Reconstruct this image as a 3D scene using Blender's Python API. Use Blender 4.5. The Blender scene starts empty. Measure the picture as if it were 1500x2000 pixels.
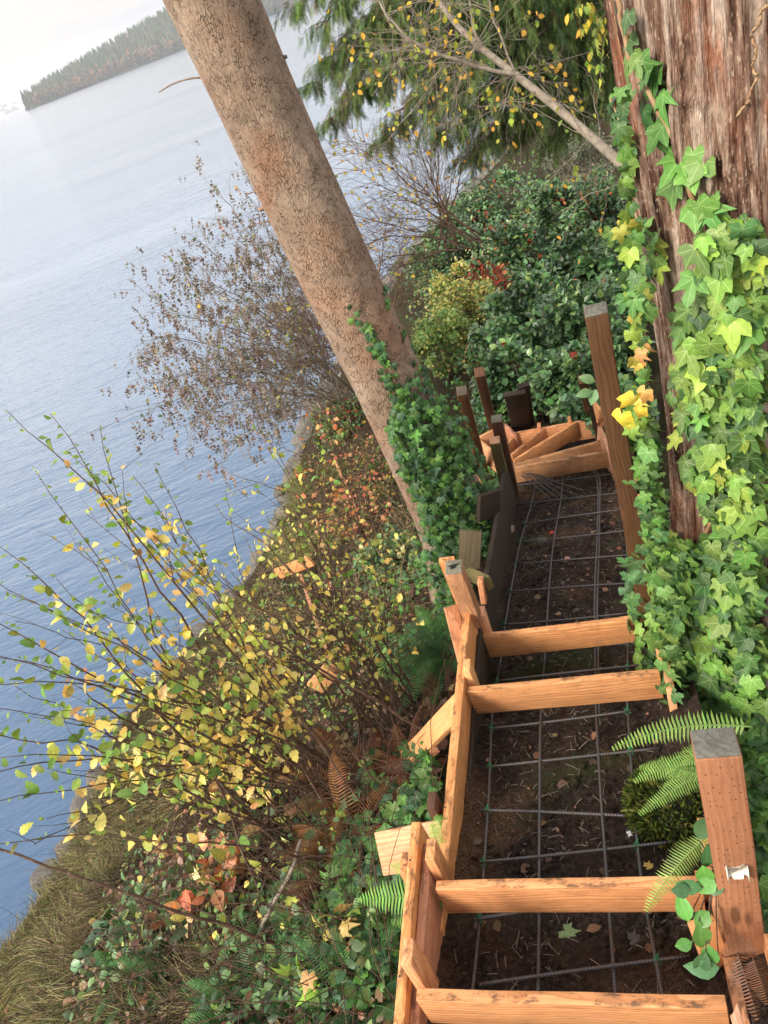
import bpy, math, random
import numpy as np
from mathutils import Matrix, Vector
from math import sin, cos, radians, pi

rng = np.random.default_rng(11)
SC = bpy.context.scene
COL = SC.collection

# ------------------------------------------------------------------ camera
F_PX, ROLL, PITCH, EYE = 1500.0, radians(21.3), radians(33.58), 8.0
_U = np.array([-sin(ROLL) * cos(PITCH), cos(ROLL) * cos(PITCH), sin(PITCH)])
_f = np.array([0, 0, -1.0]); _F = _f - _U * (_f @ _U); _F /= np.linalg.norm(_F)
_R = np.cross(_F, _U)
CM = np.array([_R, _F, _U])
cam = bpy.data.cameras.new('camera'); camo = bpy.data.objects.new('camera', cam); COL.objects.link(camo)
camo.matrix_world = Matrix.Translation((0, 0, EYE)) @ Matrix([list(r) for r in CM]).to_4x4()
cam.sensor_fit = 'VERTICAL'; cam.sensor_height = 24; cam.lens = 24 * F_PX / 2000
cam.clip_start = 0.05; cam.clip_end = 20000
SC.camera = camo

# ------------------------------------------------------------------ light and sky
SC.view_settings.view_transform = 'Standard'; SC.view_settings.look = 'None'
SC.view_settings.exposure = 0.90; SC.view_settings.gamma = 1.0
SUN_EL, SUN_AZ = radians(34), radians(-115)      # azimuth from +Y towards +X
w = bpy.data.worlds.new('World'); SC.world = w; w.use_nodes = True
nt = w.node_tree; N = nt.nodes; Lk = nt.links
N.clear()
wo = N.new('ShaderNodeOutputWorld'); bg = N.new('ShaderNodeBackground')
sky = N.new('ShaderNodeTexSky'); sky.sky_type = 'NISHITA'; sky.sun_disc = False
sky.sun_elevation = SUN_EL; sky.sun_rotation = SUN_AZ; sky.dust_density = 3.0
tc = N.new('ShaderNodeTexCoord')
mp = N.new('ShaderNodeMapping'); mp.inputs['Scale'].default_value = (1.4, 1.4, 9)
Lk.new(tc.outputs['Generated'], mp.inputs['Vector'])
cn = N.new('ShaderNodeTexNoise'); cn.inputs['Scale'].default_value = 1.6; cn.inputs['Detail'].default_value = 7
cn.inputs['Roughness'].default_value = .55
Lk.new(mp.outputs[0], cn.inputs['Vector'])
cr = N.new('ShaderNodeValToRGB'); cr.color_ramp.elements[0].position = .42; cr.color_ramp.elements[1].position = .58
cr.color_ramp.elements[0].color = (6.3, 6.5, 7.1, 1); cr.color_ramp.elements[1].color = (9.6, 8.6, 7.1, 1)
Lk.new(cn.outputs['Fac'], cr.inputs[0])
# cloud cover: thick near the horizon, thinner and bluer overhead
sp = N.new('ShaderNodeSeparateXYZ'); Lk.new(tc.outputs['Generated'], sp.inputs[0])
cv = N.new('ShaderNodeMapRange'); cv.inputs['From Min'].default_value = .1; cv.inputs['From Max'].default_value = .75
cv.inputs['To Min'].default_value = .93; cv.inputs['To Max'].default_value = .5
Lk.new(sp.outputs['Z'], cv.inputs['Value'])
mx = N.new('ShaderNodeMixRGB'); Lk.new(cv.outputs[0], mx.inputs[0])
# the cloud sheet is brightest some way above the horizon
zr = N.new('ShaderNodeValToRGB'); Lk.new(sp.outputs['Z'], zr.inputs[0])
while len(zr.color_ramp.elements) < 5: zr.color_ramp.elements.new(.5)
for e_, (p_, v_) in zip(zr.color_ramp.elements, ((0, .245), (.12, .34), (.19, .92), (.42, .84), (.8, .48))):
    e_.position = p_; e_.color = (v_, v_, v_, 1)
cm = N.new('ShaderNodeVectorMath'); cm.operation = 'MULTIPLY'; Lk.new(cr.outputs[0], cm.inputs[0]); Lk.new(zr.outputs[0], cm.inputs[1])
cm2 = N.new('ShaderNodeVectorMath'); cm2.operation = 'SCALE'; cm2.inputs['Scale'].default_value = 2.15; Lk.new(cm.outputs[0], cm2.inputs[0])
Lk.new(sky.outputs[0], mx.inputs[1]); Lk.new(cm2.outputs[0], mx.inputs[2])
Lk.new(mx.outputs[0], bg.inputs['Color']); bg.inputs['Strength'].default_value = .1
Lk.new(bg.outputs[0], wo.inputs['Surface'])
sl = bpy.data.lights.new('sun', 'SUN'); slo = bpy.data.objects.new('sun', sl); COL.objects.link(slo)
sl.energy = 2.4; sl.angle = radians(18); sl.color = (1, .9, .77)
sd = Vector((sin(SUN_AZ) * cos(SUN_EL), cos(SUN_AZ) * cos(SUN_EL), sin(SUN_EL)))
slo.rotation_euler = sd.to_track_quat('Z', 'Y').to_euler(); slo.location = (-8, -6, 14)
SC.cycles.volume_bounces = 2
SC.cycles.max_bounces = 8
SC.cycles.transparent_max_bounces = 8

# ------------------------------------------------------------------ measuring helpers
def ray(px, py):
    return CM @ np.array([(px - 750) / F_PX, (1000 - py) / F_PX, -1.0])
def rays(P):
    P = np.asarray(P, float)
    c = np.stack([(P[:, 0] - 750) / F_PX, (1000 - P[:, 1]) / F_PX, -np.ones(len(P))], 1)
    return c @ CM.T
def at(px, py, d): return ray(px, py) * d + np.array([0, 0, EYE])
def atz(px, py, z):
    r = ray(px, py); return r * ((z - EYE) / r[2]) + np.array([0, 0, EYE])
SA = radians(-20.5)
SU = np.array([cos(SA), sin(SA)]); SV = np.array([-sin(SA), cos(SA)])
def S(u, v, z):
    p = SU * u + SV * v
    return np.array([p[0], p[1], z])
def uvof(px, py, z):
    p = atz(px, py, z); return p[:2] @ SU, p[:2] @ SV

def _hash(ix, iy, s):
    n = (ix.astype(np.int64) * 374761393 + iy.astype(np.int64) * 668265263 + s * 1442695) & 0x7fffffff
    n = ((n ^ (n >> 13)) * 1274126177) & 0x7fffffff
    return (n ^ (n >> 16)).astype(float) / 0x7fffffff * 2 - 1
def vnoise(x, y, s=0):
    x = np.asarray(x, float); y = np.asarray(y, float)
    ix = np.floor(x); iy = np.floor(y); fx = x - ix; fy = y - iy
    fx = fx * fx * (3 - 2 * fx); fy = fy * fy * (3 - 2 * fy)
    a = _hash(ix, iy, s); b = _hash(ix + 1, iy, s); c = _hash(ix, iy + 1, s); d = _hash(ix + 1, iy + 1, s)
    return (a * (1 - fx) + b * fx) * (1 - fy) + (c * (1 - fx) + d * fx) * fy
def fbm(x, y, o=4, s=0):
    r = 0; a = 1.0
    for i in range(o):
        r = r + a * vnoise(x * 2 ** i, y * 2 ** i, s + i * 17); a *= .5
    return r

# ------------------------------------------------------------------ mesh builder
class MB:
    def __init__(s): s.V = []; s.L = []; s.C = []; s.K = []; s.T = []; s.n = 0
    def add(s, v, loops, counts, col=(.5, .5, .5), lc=None):
        v = np.asarray(v, float).reshape(-1, 3)
        s.V.append(v); s.L.append(np.asarray(loops, np.int64).ravel() + s.n)
        counts = np.asarray(counts, np.int64).ravel(); s.C.append(counts)
        col = np.asarray(col, float)
        if col.ndim == 1: col = np.tile(col[:3], (len(counts), 1))
        s.K.append(col[:, :3]); s.T.append(np.zeros((len(v), 3)) if lc is None else np.asarray(lc, float))
        s.n += len(v); return s
    def quads(s, v, f, col=(.5, .5, .5), lc=None):
        f = np.asarray(f); return s.add(v, f.ravel(), np.full(len(f), f.shape[1]), col, lc)
    def tube(s, pts, rad, sides=5, col=(.5, .5, .5), cap=True):
        p = np.asarray(pts, float); k = len(p)
        r = np.full(k, rad, float) if np.isscalar(rad) else np.asarray(rad, float)
        t = np.gradient(p, axis=0); t /= np.linalg.norm(t, axis=1)[:, None] + 1e-9
        ref = np.array([.31, .17, .93]) if abs(t[0, 2]) < .9 else np.array([1., .1, 0])
        a = np.cross(t, ref); a /= np.linalg.norm(a, axis=1)[:, None] + 1e-9
        b = np.cross(t, a)
        th = np.arange(sides) / sides * 2 * pi
        v = p[:, None] + r[:, None, None] * (a[:, None] * np.cos(th)[None, :, None] + b[:, None] * np.sin(th)[None, :, None])
        i = np.arange(k - 1)[:, None] * sides; j = np.arange(sides)[None]; j2 = (j + 1) % sides
        f = np.stack([i + j, i + j2, i + sides + j2, i + sides + j], -1).reshape(-1, 4)
        ln = np.concatenate([[0], np.cumsum(np.linalg.norm(np.diff(p, axis=0), axis=1))])
        lc = np.stack([np.tile(np.cos(th), k), np.tile(np.sin(th), k), np.repeat(ln, sides)], 1)
        loops = list(f.ravel()); cnt = [4] * len(f)
        if cap:
            loops += list(range(sides - 1, -1, -1)) + list(range((k - 1) * sides, k * sides)); cnt += [sides, sides]
        return s.add(v.reshape(-1, 3), loops, cnt, col, lc)
    def inst(s, tm, pos, d, nrm, size, col):
        """many copies of a leaf template: +Y along d, +Z towards nrm"""
        tv, tl, tcn = tm; n = len(pos)
        if n == 0: return s
        d = np.asarray(d, float); d = d / (np.linalg.norm(d, axis=1)[:, None] + 1e-9)
        x = np.cross(d, nrm); x /= np.linalg.norm(x, axis=1)[:, None] + 1e-9
        z = np.cross(x, d)
        size = np.asarray(size, float)
        if size.ndim == 1: size = np.stack([size, size, size], 1)
        v = (tv[None, :, 0, None] * size[:, None, 0:1] * x[:, None] + tv[None, :, 1, None] * size[:, None, 1:2] * d[:, None]
             + tv[None, :, 2, None] * size[:, None, 2:3] * z[:, None]) + np.asarray(pos)[:, None]
        m = len(tv)
        loops = (tl[None] + (np.arange(n) * m)[:, None]).ravel()
        lc = np.tile(tv, (n, 1)); lc[:, 2] = np.repeat(rng.random(n), m)
        return s.add(v.reshape(-1, 3), loops, np.tile(tcn, n), np.repeat(np.asarray(col), len(tcn), 0), lc)
    def box(s, a, b, col=(.5, .5, .5)):
        x0, y0, z0 = a; x1, y1, z1 = b
        v = [(x0, y0, z0), (x1, y0, z0), (x1, y1, z0), (x0, y1, z0), (x0, y0, z1), (x1, y0, z1), (x1, y1, z1), (x0, y1, z1)]
        f = [(0, 3, 2, 1), (4, 5, 6, 7), (0, 1, 5, 4), (1, 2, 6, 5), (2, 3, 7, 6), (3, 0, 4, 7)]
        return s.quads(v, f, col)
    def build(s, name, mat, parent=None, mx=None, smooth=False, bevel=0):
        me = bpy.data.meshes.new(name)
        V = np.concatenate(s.V); L = np.concatenate(s.L); C = np.concatenate(s.C); K = np.concatenate(s.K); T = np.concatenate(s.T)
        org = np.array(parent.location) if parent is not None else np.zeros(3)
        if mx is None: V = V - org
        me.vertices.add(len(V)); me.vertices.foreach_set('co', V.astype(np.float32).ravel())
        me.loops.add(len(L)); me.loops.foreach_set('vertex_index', L.astype(np.int32))
        me.polygons.add(len(C)); st = np.concatenate([[0], np.cumsum(C)[:-1]])
        me.polygons.foreach_set('loop_start', st.astype(np.int32))
        if smooth: me.polygons.foreach_set('use_smooth', np.ones(len(C), bool))
        me.update(calc_edges=True); me.validate()
        if len(me.polygons) == len(C):
            a = me.attributes.new('col', 'FLOAT_COLOR', 'FACE')
            a.data.foreach_set('color', np.concatenate([K, np.ones((len(K), 1))], 1).astype(np.float32).ravel())
        a = me.attributes.new('lc', 'FLOAT_VECTOR', 'POINT'); a.data.foreach_set('vector', T.astype(np.float32).ravel())
        me.materials.append(mat)
        o = bpy.data.objects.new(name, me); COL.objects.link(o)
        if parent is not None: o.parent = parent
        if mx is not None: o.matrix_basis = Matrix.Translation(-Vector(org)) @ mx
        if bevel:
            bm = o.modifiers.new('bevel', 'BEVEL'); bm.width = bevel; bm.segments = 2; bm.limit_method = 'ANGLE'
        return o

def tag(o, label=None, cat=None, group=None, kind=None):
    for k, v in (('label', label), ('category', cat), ('group', group), ('kind', kind)):
        if v: o[k] = v
    return o
def thing(name, label, cat, loc, group=None):
    o = bpy.data.objects.new(name, None); COL.objects.link(o); o.location = tuple(float(c) for c in loc)
    o.empty_display_size = .1
    return tag(o, label, cat, group)
def copy_tree(o, parent=None):
    c = o.copy(); COL.objects.link(c)
    if parent is not None: c.parent = parent
    for ch in list(o.children): copy_tree(ch, c)
    return c

# ------------------------------------------------------------------ materials
class G:
    def __init__(s, name):
        s.m = bpy.data.materials.new(name); s.m.use_nodes = True; s.t = s.m.node_tree; s.t.nodes.clear()
        s.out = s.t.nodes.new('ShaderNodeOutputMaterial')
    def set(s, sock, v):
        if isinstance(v, bpy.types.NodeSocket): s.t.links.new(v, sock)
        elif v is not None:
            if hasattr(sock.default_value, '__len__') and not hasattr(v, '__len__'): v = [v] * len(sock.default_value)
            if hasattr(sock.default_value, '__len__') and len(sock.default_value) == 4 and len(v) == 3: v = (*v, 1)
            sock.default_value = v
    def n(s, typ, out=0, props=None, **kw):
        nd = s.t.nodes.new('ShaderNode' + typ)
        for k, v in (props or {}).items(): setattr(nd, k, v)
        for k, v in kw.items():
            key = int(k[1:]) if k[0] == 'i' and k[1:].isdigit() else k.replace('_', ' ')
            s.set(nd.inputs[key], v)
        return nd.outputs[out]
    def math(s, op, a, b=None, c=None, clamp=False):
        nd = s.t.nodes.new('ShaderNodeMath'); nd.operation = op; nd.use_clamp = clamp
        for i, v in enumerate((a, b, c)):
            if v is not None: s.set(nd.inputs[i], v)
        return nd.outputs[0]
    def mix(s, f, a, b, mode='MIX'):
        nd = s.t.nodes.new('ShaderNodeMixRGB'); nd.blend_type = mode
        s.set(nd.inputs[0], f); s.set(nd.inputs[1], a); s.set(nd.inputs[2], b); return nd.outputs[0]
    def noise(s, vec, scale, detail=3, rough=.5, dist=0, out=0):
        return s.n('TexNoise', out, Vector=vec, Scale=scale, Detail=detail, Roughness=rough, Distortion=dist)
    def ramp(s, f, stops):
        nd = s.t.nodes.new('ShaderNodeValToRGB'); cr = nd.color_ramp
        while len(cr.elements) < len(stops): cr.elements.new(.5)
        for e, (p, c) in zip(cr.elements, stops):
            e.position = p; e.color = (*c, 1) if hasattr(c, '__len__') else (c, c, c, 1)
        s.set(nd.inputs[0], f); return nd.outputs[0]
    def obj(s): return s.n('TexCoord', 3)
    def scale(s, vec, sc, loc=(0, 0, 0)):
        return s.n('Mapping', Vector=vec, Scale=sc, Location=loc)
    def bump(s, h, dist=.01, strength=1.0, normal=None):
        return s.n('Bump', Height=h, Distance=dist, Strength=strength, Normal=normal)
    def pbr(s, col, rough=.7, normal=None, spec=.3, metal=0, final=True, **kw):
        o = s.n('BsdfPrincipled', Base_Color=col, Roughness=rough, Metallic=metal, Normal=normal, **kw)
        o.node.inputs['Specular IOR Level'].default_value = spec
        if final: s.t.links.new(o, s.out.inputs['Surface'])
        return o

def wood(name, light, dark, spacing=.019, dirt=.4, dirtcol=(.05, .035, .025), rough=.65, incise=False, stain=0, knots=True):
    g = G(name); oc = g.obj()
    rnd = g.n('ObjectInfo', 5)
    off = g.n('CombineXYZ', X=g.math('MULTIPLY', rnd, 37), Y=g.math('MULTIPLY', rnd, 11), Z=g.math('MULTIPLY', rnd, 23))
    p = g.n('VectorMath', props={'operation': 'ADD'}, i0=oc, i1=off)
    ps = g.scale(p, (1.1, 6, 6)); d1 = g.noise(ps, 1.2, 3, .5)
    pk = g.scale(p, (3, 10, 10)); d2 = g.noise(pk, 1.0, 2, .5)
    sx = g.n('SeparateXYZ', 0, Vector=oc); sy = sx.node.outputs[1]; sz = sx.node.outputs[2]
    oy = g.math('MULTIPLY_ADD', rnd, .14, -.07); oz = g.math('MULTIPLY_ADD', g.math('FRACT', g.math('MULTIPLY', rnd, 7.3)), .3, -.32)
    yy = g.math('ADD', sy, oy); zz = g.math('ADD', sz, oz)
    r = g.math('SQRT', g.math('ADD', g.math('MULTIPLY', yy, yy), g.math('MULTIPLY', zz, zz)))
    r = g.math('ADD', r, g.math('MULTIPLY', g.math('SUBTRACT', d1, .5), .11))
    r = g.math('ADD', r, g.math('MULTIPLY', g.math('SUBTRACT', d2, .5), .025))
    ring = g.math('FRACT', g.math('DIVIDE', r, spacing))
    ringc = g.math('POWER', ring, 2.0)
    fine = g.noise(g.scale(p, (2.5, 120, 120)), 1.0, 4, .65)
    big = g.noise(g.scale(p, (1.6, 9, 9)), 1.0, 2, .5)
    c = g.mix(g.math('MULTIPLY', ringc, .85), light, dark)
    c = g.mix(g.math('MULTIPLY', g.ramp(fine, [(.38, 0), (.68, 1)]), .6), c, dark)
    c = g.mix(g.ramp(big, [(.35, 0), (.75, .55)]), c, g.mix(.5, c, tuple(min(1, x * 1.25) for x in light)), )
    if knots:
        vo = g.n('TexVoronoi', 0, Vector=g.scale(p, (2.2, 7.0, 7.0)), Scale=1.0)
        kn = g.ramp(vo, [(.0, 1), (.075, 1), (.13, 0)])
        c = g.mix(g.math('MULTIPLY', kn, .75), c, tuple(x * .35 for x in dark))
    rv = g.math('FRACT', g.math('MULTIPLY', rnd, 91.7)); rw = g.math('FRACT', g.math('MULTIPLY', rnd, 53.3))
    c = g.mix(1, c, g.n('CombineColor', Red=g.math('MULTIPLY_ADD', rv, .26, .86), Green=g.math('MULTIPLY_ADD', rv, .22, .86), Blue=g.math('MULTIPLY_ADD', rw, .30, .80)), 'MULTIPLY')
    mud = g.ramp(g.noise(p, 7, 7, .72), [(.56, 0), (.66, 1)])
    c = g.mix(g.math('MULTIPLY', mud, .38 * dirt), c, (.13, .085, .055))
    nz = g.n('SeparateXYZ', 2, Vector=g.n('NewGeometry', 1))
    dn = g.noise(g.scale(p, (.6, 1.5, 1.5)), 15, 8, .78)
    dm = g.ramp(dn, [(.50, 0), (.60, 1)])
    dm = g.math('MULTIPLY', dm, g.math('ADD', g.math('MULTIPLY', g.math('MAXIMUM', nz, 0), .8), .25))
    dn2 = g.ramp(g.noise(p, 4.5, 4, .6), [(.42, 0), (.66, 1)])
    c = g.mix(g.math('MULTIPLY', dm, dirt), c, dirtcol)
    c = g.mix(g.math('MULTIPLY', dn2, .28 * dirt + stain), c, tuple(x * .45 for x in dark))
    h = g.math('SUBTRACT', g.math('MULTIPLY', fine, .35), g.math('MULTIPLY', ringc, .4))
    if incise:
        v2 = g.n('TexVoronoi', 0, Vector=g.scale(p, (38, 0, 75)), Scale=1.0, Randomness=.3)
        inc = g.ramp(v2, [(.07, 1), (.15, 0)])
        c = g.mix(g.math('MULTIPLY', inc, .55), c, tuple(x * .3 for x in dark)); h = g.math('SUBTRACT', h, g.math('MULTIPLY', inc, 2))
    g.pbr(c, rough, g.bump(h, .0016), .25)
    return g.m

M = {}
M['fresh'] = wood('fresh_fir', (.78, .40, .195), (.44, .165, .06), dirt=.75)
M['pale'] = wood('pale_fir', (.80, .46, .25), (.52, .22, .09), dirt=.3)
M['aged'] = wood('aged_fir', (.60, .33, .17), (.33, .15, .07), dirt=.9, stain=.15)
M['brown'] = wood('stained_post', (.17, .082, .040), (.06, .028, .015), dirt=.6, spacing=.014, stain=.1)
M['incised'] = wood('treated_post', (.42, .19, .085), (.27, .11, .045), dirt=.4, incise=True, spacing=.02)
M['dark'] = wood('old_dark_plank', (.050, .036, .030), (.020, .015, .013), dirt=.3, rough=.8, knots=False)
M['grey'] = wood('weathered_plank', (.13, .105, .075), (.065, .05, .035), dirt=.6, rough=.85)
M['mossy'] = wood('mossy_post', (.20, .16, .07), (.08, .075, .03), dirt=.8, rough=.85, dirtcol=(.05, .08, .02))
M['greycut'] = wood('grey_cut_end', (.19, .19, .155), (.09, .09, .07), dirt=.4, rough=.85, knots=False)

def leafmat(name, rough=.45, trans=.3, veins=None, spec=.35, spots=True):
    g = G(name)
    c = g.n('Attribute', 0, props={'attribute_name': 'col'})
    lc = g.n('Attribute', 1, props={'attribute_name': 'lc'})
    pos = g.obj()
    nn = g.noise(pos, 60, 2, .6)
    c = g.mix(.35, c, g.mix(1, c, g.ramp(nn, [(.3, .55), (.7, 1.35)]), 'MULTIPLY'))
    sx = g.n('SeparateXYZ', 0, Vector=lc); x = sx; y = sx.node.outputs[1]
    if veins == 'palm':
        ang = g.math('ARCTAN2', x, y); rr = g.math('SQRT', g.math('ADD', g.math('MULTIPLY', x, x), g.math('MULTIPLY', y, y)))
        pp = g.math('PINGPONG', ang, .46)
        v = g.math('MULTIPLY', pp, rr); v = g.math('LESS_THAN', v, g.math('SUBTRACT', .019, g.math('MULTIPLY', rr, .013)))
        # side veins
        sv = g.math('PINGPONG', g.math('SUBTRACT', rr, g.math('MULTIPLY', pp, .9)), .085)
        sv = g.math('MULTIPLY', g.math('LESS_THAN', sv, .009), .35)
        v = g.math('MAXIMUM', v, sv)
        c = g.mix(g.math('MULTIPLY', v, .62), c, g.mix(.35, g.mix(1, c, (2.1, 1.8, 2.2), 'MULTIPLY'), (.5, .55, .3)))
    elif veins == 'mid':
        v = g.math('LESS_THAN', g.math('ABSOLUTE', x), .014)
        sv = g.math('PINGPONG', g.math('SUBTRACT', y, g.math('MULTIPLY', g.math('ABSOLUTE', x), .8)), .06)
        sv = g.math('MULTIPLY', g.math('LESS_THAN', sv, .008), .4)
        c = g.mix(g.math('MULTIPLY', g.math('MAXIMUM', v, sv), .5), c, g.mix(1, c, (1.9, 1.7, 1.5), 'MULTIPLY'))
    if spots:
        sn = g.ramp(g.noise(pos, 130, 2, .5), [(.68, 0), (.74, 1)])
        c = g.mix(g.math('MULTIPLY', sn, .5), c, (.12, .06, .02))
    b = g.pbr(c, rough, None, spec, final=False)
    tr = g.n('BsdfTranslucent', Color=g.mix(1, c, (1.25, 1.2, .7), 'MULTIPLY'))
    ms = g.n('MixShader', i0=trans, i1=b, i2=tr)
    g.t.links.new(ms, g.out.inputs['Surface']); return g.m
M['ivy'] = leafmat('ivy_leaf', .48, .2, 'palm', .28)
M['leaf'] = leafmat('broad_leaf', .42, .25, 'mid', .4)
M['gloss'] = leafmat('evergreen_leaf', .35, .12, 'mid', .5, spots=False)
M['thin'] = leafmat('thin_leaf', .6, .35, 'mid', .2)
M['needle'] = leafmat('conifer_spray', .6, .15, None, .2, spots=False)
M['fern'] = leafmat('fern_leaf', .5, .25, None, .3, spots=False)
M['dry'] = leafmat('dry_foliage', .8, .15, None, .1, spots=False)
M['grass'] = leafmat('grass_blade', .7, .25, None, .15, spots=False)

def twigmat(name, a, b):
    g = G(name); p = g.obj(); n = g.noise(p, 14, 3, .6)
    c = g.mix(g.ramp(n, [(.35, 0), (.65, 1)]), a, b)
    c = g.mix(g.ramp(g.noise(p, 70, 2, .5), [(.62, 0), (.7, .6)]), c, (.33, .34, .27))
    g.pbr(c, .75, g.bump(g.noise(p, 120, 2), .001), .2); return g.m
M['twig'] = twigmat('brown_twig', (.07, .042, .030), (.15, .09, .06))
M['dtwig'] = twigmat('dark_stem', (.045, .03, .022), (.12, .075, .05))
M['gtwig'] = twigmat('grey_branch', (.20, .165, .13), (.33, .28, .22))
M['straw'] = twigmat('straw_stem', (.30, .21, .12), (.42, .33, .19))
M['vine'] = twigmat('ivy_vine', (.30, .17, .09), (.42, .30, .17))

def barkfir():
    g = G('fir_bark'); p = g.obj()
    q = g.n('VectorMath', props={'operation': 'ADD'}, i0=p, i1=g.n('VectorMath', props={'operation': 'SCALE'}, i0=g.noise(p, 16, 2, .5, out=1), Scale=.03))
    v = g.n('TexVoronoi', 0, props={'feature': 'DISTANCE_TO_EDGE'}, Vector=g.scale(q, (58, 58, 24)), Scale=1.0)
    crack = g.math('MULTIPLY', g.ramp(v, [(.0, 1), (.04, .6), (.10, 0)]), g.ramp(g.noise(p, 13, 4, .7), [(.44, .05), (.64, .85)]))
    n1 = g.noise(g.scale(p, (1, 1, .6)), 5, 4, .6); n2 = g.noise(g.scale(p, (1, 1, .45)), 70, 5, .7)
    c = g.ramp(n1, [(.3, (.235, .165, .118)), (.5, (.325, .235, .17)), (.7, (.42, .32, .24))])
    c = g.mix(.55, c, g.mix(1, c, g.ramp(n2, [(.3, .5), (.72, 1.5)]), 'MULTIPLY'))
    c = g.mix(g.math('MULTIPLY', g.ramp(g.noise(p, 2.3, 3, .5), [(.5, 0), (.68, 1)]), .4), c, (.38, .17, .09))
    c = g.mix(g.math('MULTIPLY', crack, .62), c, (.11, .055, .035))
    # sap rows and lenticels
    le = g.ramp(g.noise(g.scale(p, (30, 30, 75)), 1, 3, .6), [(.60, 0), (.68, 1)])
    c = g.mix(g.math('MULTIPLY', le, .3), c, (.55, .43, .32))
    c = g.mix(g.math('MULTIPLY', g.ramp(g.noise(g.scale(p, (26, 26, 60)), 1.3, 3, .6), [(.60, 0), (.70, 1)]), .3), c, (.17, .095, .06))
    h = g.math('SUBTRACT', g.math('MULTIPLY', n2, .8), g.math('MULTIPLY', crack, 1.0))
    h = g.math('ADD', h, g.math('MULTIPLY', n1, 1.5))
    g.pbr(c, .85, g.bump(h, .016), .15); return g.m
M['bark_fir'] = barkfir()
def barkcedar():
    g = G('cedar_bark'); p = g.obj()
    q = g.n('VectorMath', props={'operation': 'ADD'}, i0=g.scale(p, (1, 1, .10)), i1=g.n('VectorMath', props={'operation': 'SCALE'}, i0=g.noise(g.scale(p, (1, 1, .35)), 3, 3, .5, out=1), Scale=.06))
    s1 = g.noise(q, 15, 6, .68); s2 = g.noise(q, 44, 4, .62); s3 = g.noise(g.scale(p, (1, 1, .5)), 60, 3, .6)
    big = g.noise(g.scale(p, (1, 1, .3)), 4.5, 3, .55)
    c = g.ramp(s1, [(.35, (.02, .010, .008)), (.43, (.11, .055, .037)), (.49, (.25, .155, .11)), (.56, (.40, .30, .235)), (.67, (.62, .51, .42))])
    c = g.mix(g.ramp(big, [(.50, 0), (.60, .6)]), c, g.ramp(s2, [(.3, (.10, .025, .012)), (.6, (.36, .12, .055)), (.8, (.5, .28, .17))]))
    c = g.mix(.45, c, g.mix(1, c, g.ramp(s3, [(.3, .4), (.7, 1.6)]), 'MULTIPLY'))
    fl = g.ramp(g.noise(g.scale(p, (1, 1, .4)), 110, 2, .5), [(.6, 0), (.68, 1)])
    c = g.mix(g.math('MULTIPLY', fl, .5), c, (.62, .50, .38))
    c = g.mix(g.math('MULTIPLY', g.ramp(g.noise(p, 3.1, 4, .6), [(.6, 0), (.72, 1)]), .4), c, (.20, .25, .17))
    h = g.math('ADD', g.math('MULTIPLY', s1, 1.6), g.math('MULTIPLY', s2, .8))
    g.pbr(c, .85, g.bump(h, .03), .15); return g.m
M['bark_cedar'] = barkcedar()

def soilmat():
    g = G('garden_soil'); p = g.obj()
    n1 = g.noise(p, 3.2, 4, .6); n2 = g.noise(p, 45, 5, .7); n3 = g.noise(p, 240, 2, .6)
    c = g.ramp(n2, [(.36, (.007, .005, .004)), (.48, (.030, .020, .0155)), (.62, (.085, .060, .047)), (.75, (.16, .12, .09))])
    c = g.mix(g.ramp(n1, [(.4, 0), (.65, .5)]), c, (.075, .042, .03))
    sd_ = g.math('MULTIPLY', g.ramp(g.noise(p, 1.7, 3, .5), [(.53, 0), (.66, 1)]), g.ramp(n3, [(.50, 0), (.58, 1)]))
    c = g.mix(g.math('MULTIPLY', sd_, .75), c, (.42, .22, .10))
    ms = g.math('MULTIPLY', g.ramp(g.noise(p, 2.4, 3, .5), [(.58, 0), (.68, 1)]), .6)
    c = g.mix(ms, c, (.04, .06, .015))
    sp_ = g.ramp(g.noise(p, 150, 2, .5), [(.70, 0), (.74, 1)])
    c = g.mix(g.math('MULTIPLY', sp_, .5), c, (.25, .19, .13))
    g.pbr(c, .9, g.bump(g.math('ADD', n2, g.math('MULTIPLY', n3, .35)), .045), .2); return g.m
M['soil'] = soilmat()
def groundmat():
    g = G('bank_ground'); p = g.obj()
    n1 = g.noise(p, 1.3, 5, .6); n2 = g.noise(p, 22, 5, .7); n3 = g.noise(p, 130, 2, .6)
    c = g.ramp(n2, [(.3, (.012, .009, .006)), (.5, (.035, .025, .015)), (.72, (.09, .065, .035))])
    c = g.mix(g.ramp(n1, [(.42, 0), (.6, .6)]), c, (.035, .045, .014))
    c = g.mix(g.math('MULTIPLY', g.ramp(n3, [(.6, 0), (.68, 1)]), .4), c, (.22, .14, .07))
    g.pbr(c, .95, g.bump(n2, .04), .1); return g.m
M['ground'] = groundmat()
def rockmat():
    g = G('shore_rock'); p = g.obj(); rnd = g.n('ObjectInfo', 5)
    n1 = g.noise(p, 5, 5, .65); n2 = g.noise(p, 40, 4, .6)
    c = g.ramp(n1, [(.3, (.05, .048, .045)), (.5, (.12, .115, .105)), (.7, (.23, .215, .20))])
    c = g.mix(g.math('MULTIPLY', rnd, .5), c, (.42, .38, .34))
    c = g.mix(g.math('MULTIPLY', g.ramp(n2, [(.5, 0), (.65, 1)]), .4), c, (.06, .06, .05))
    wz = g.n('SeparateXYZ', 2, Vector=g.n('NewGeometry', 0))
    wet = g.ramp(g.math('ADD', wz, g.math('MULTIPLY', n1, .15)), [(.06, 1), (.2, 0)])
    c = g.mix(g.math('MULTIPLY', wet, .75), c, (.03, .032, .028))
    g.pbr(c, .8, g.bump(g.math('ADD', n1, g.math('MULTIPLY', n2, .4)), .03), .3); return g.m
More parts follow.
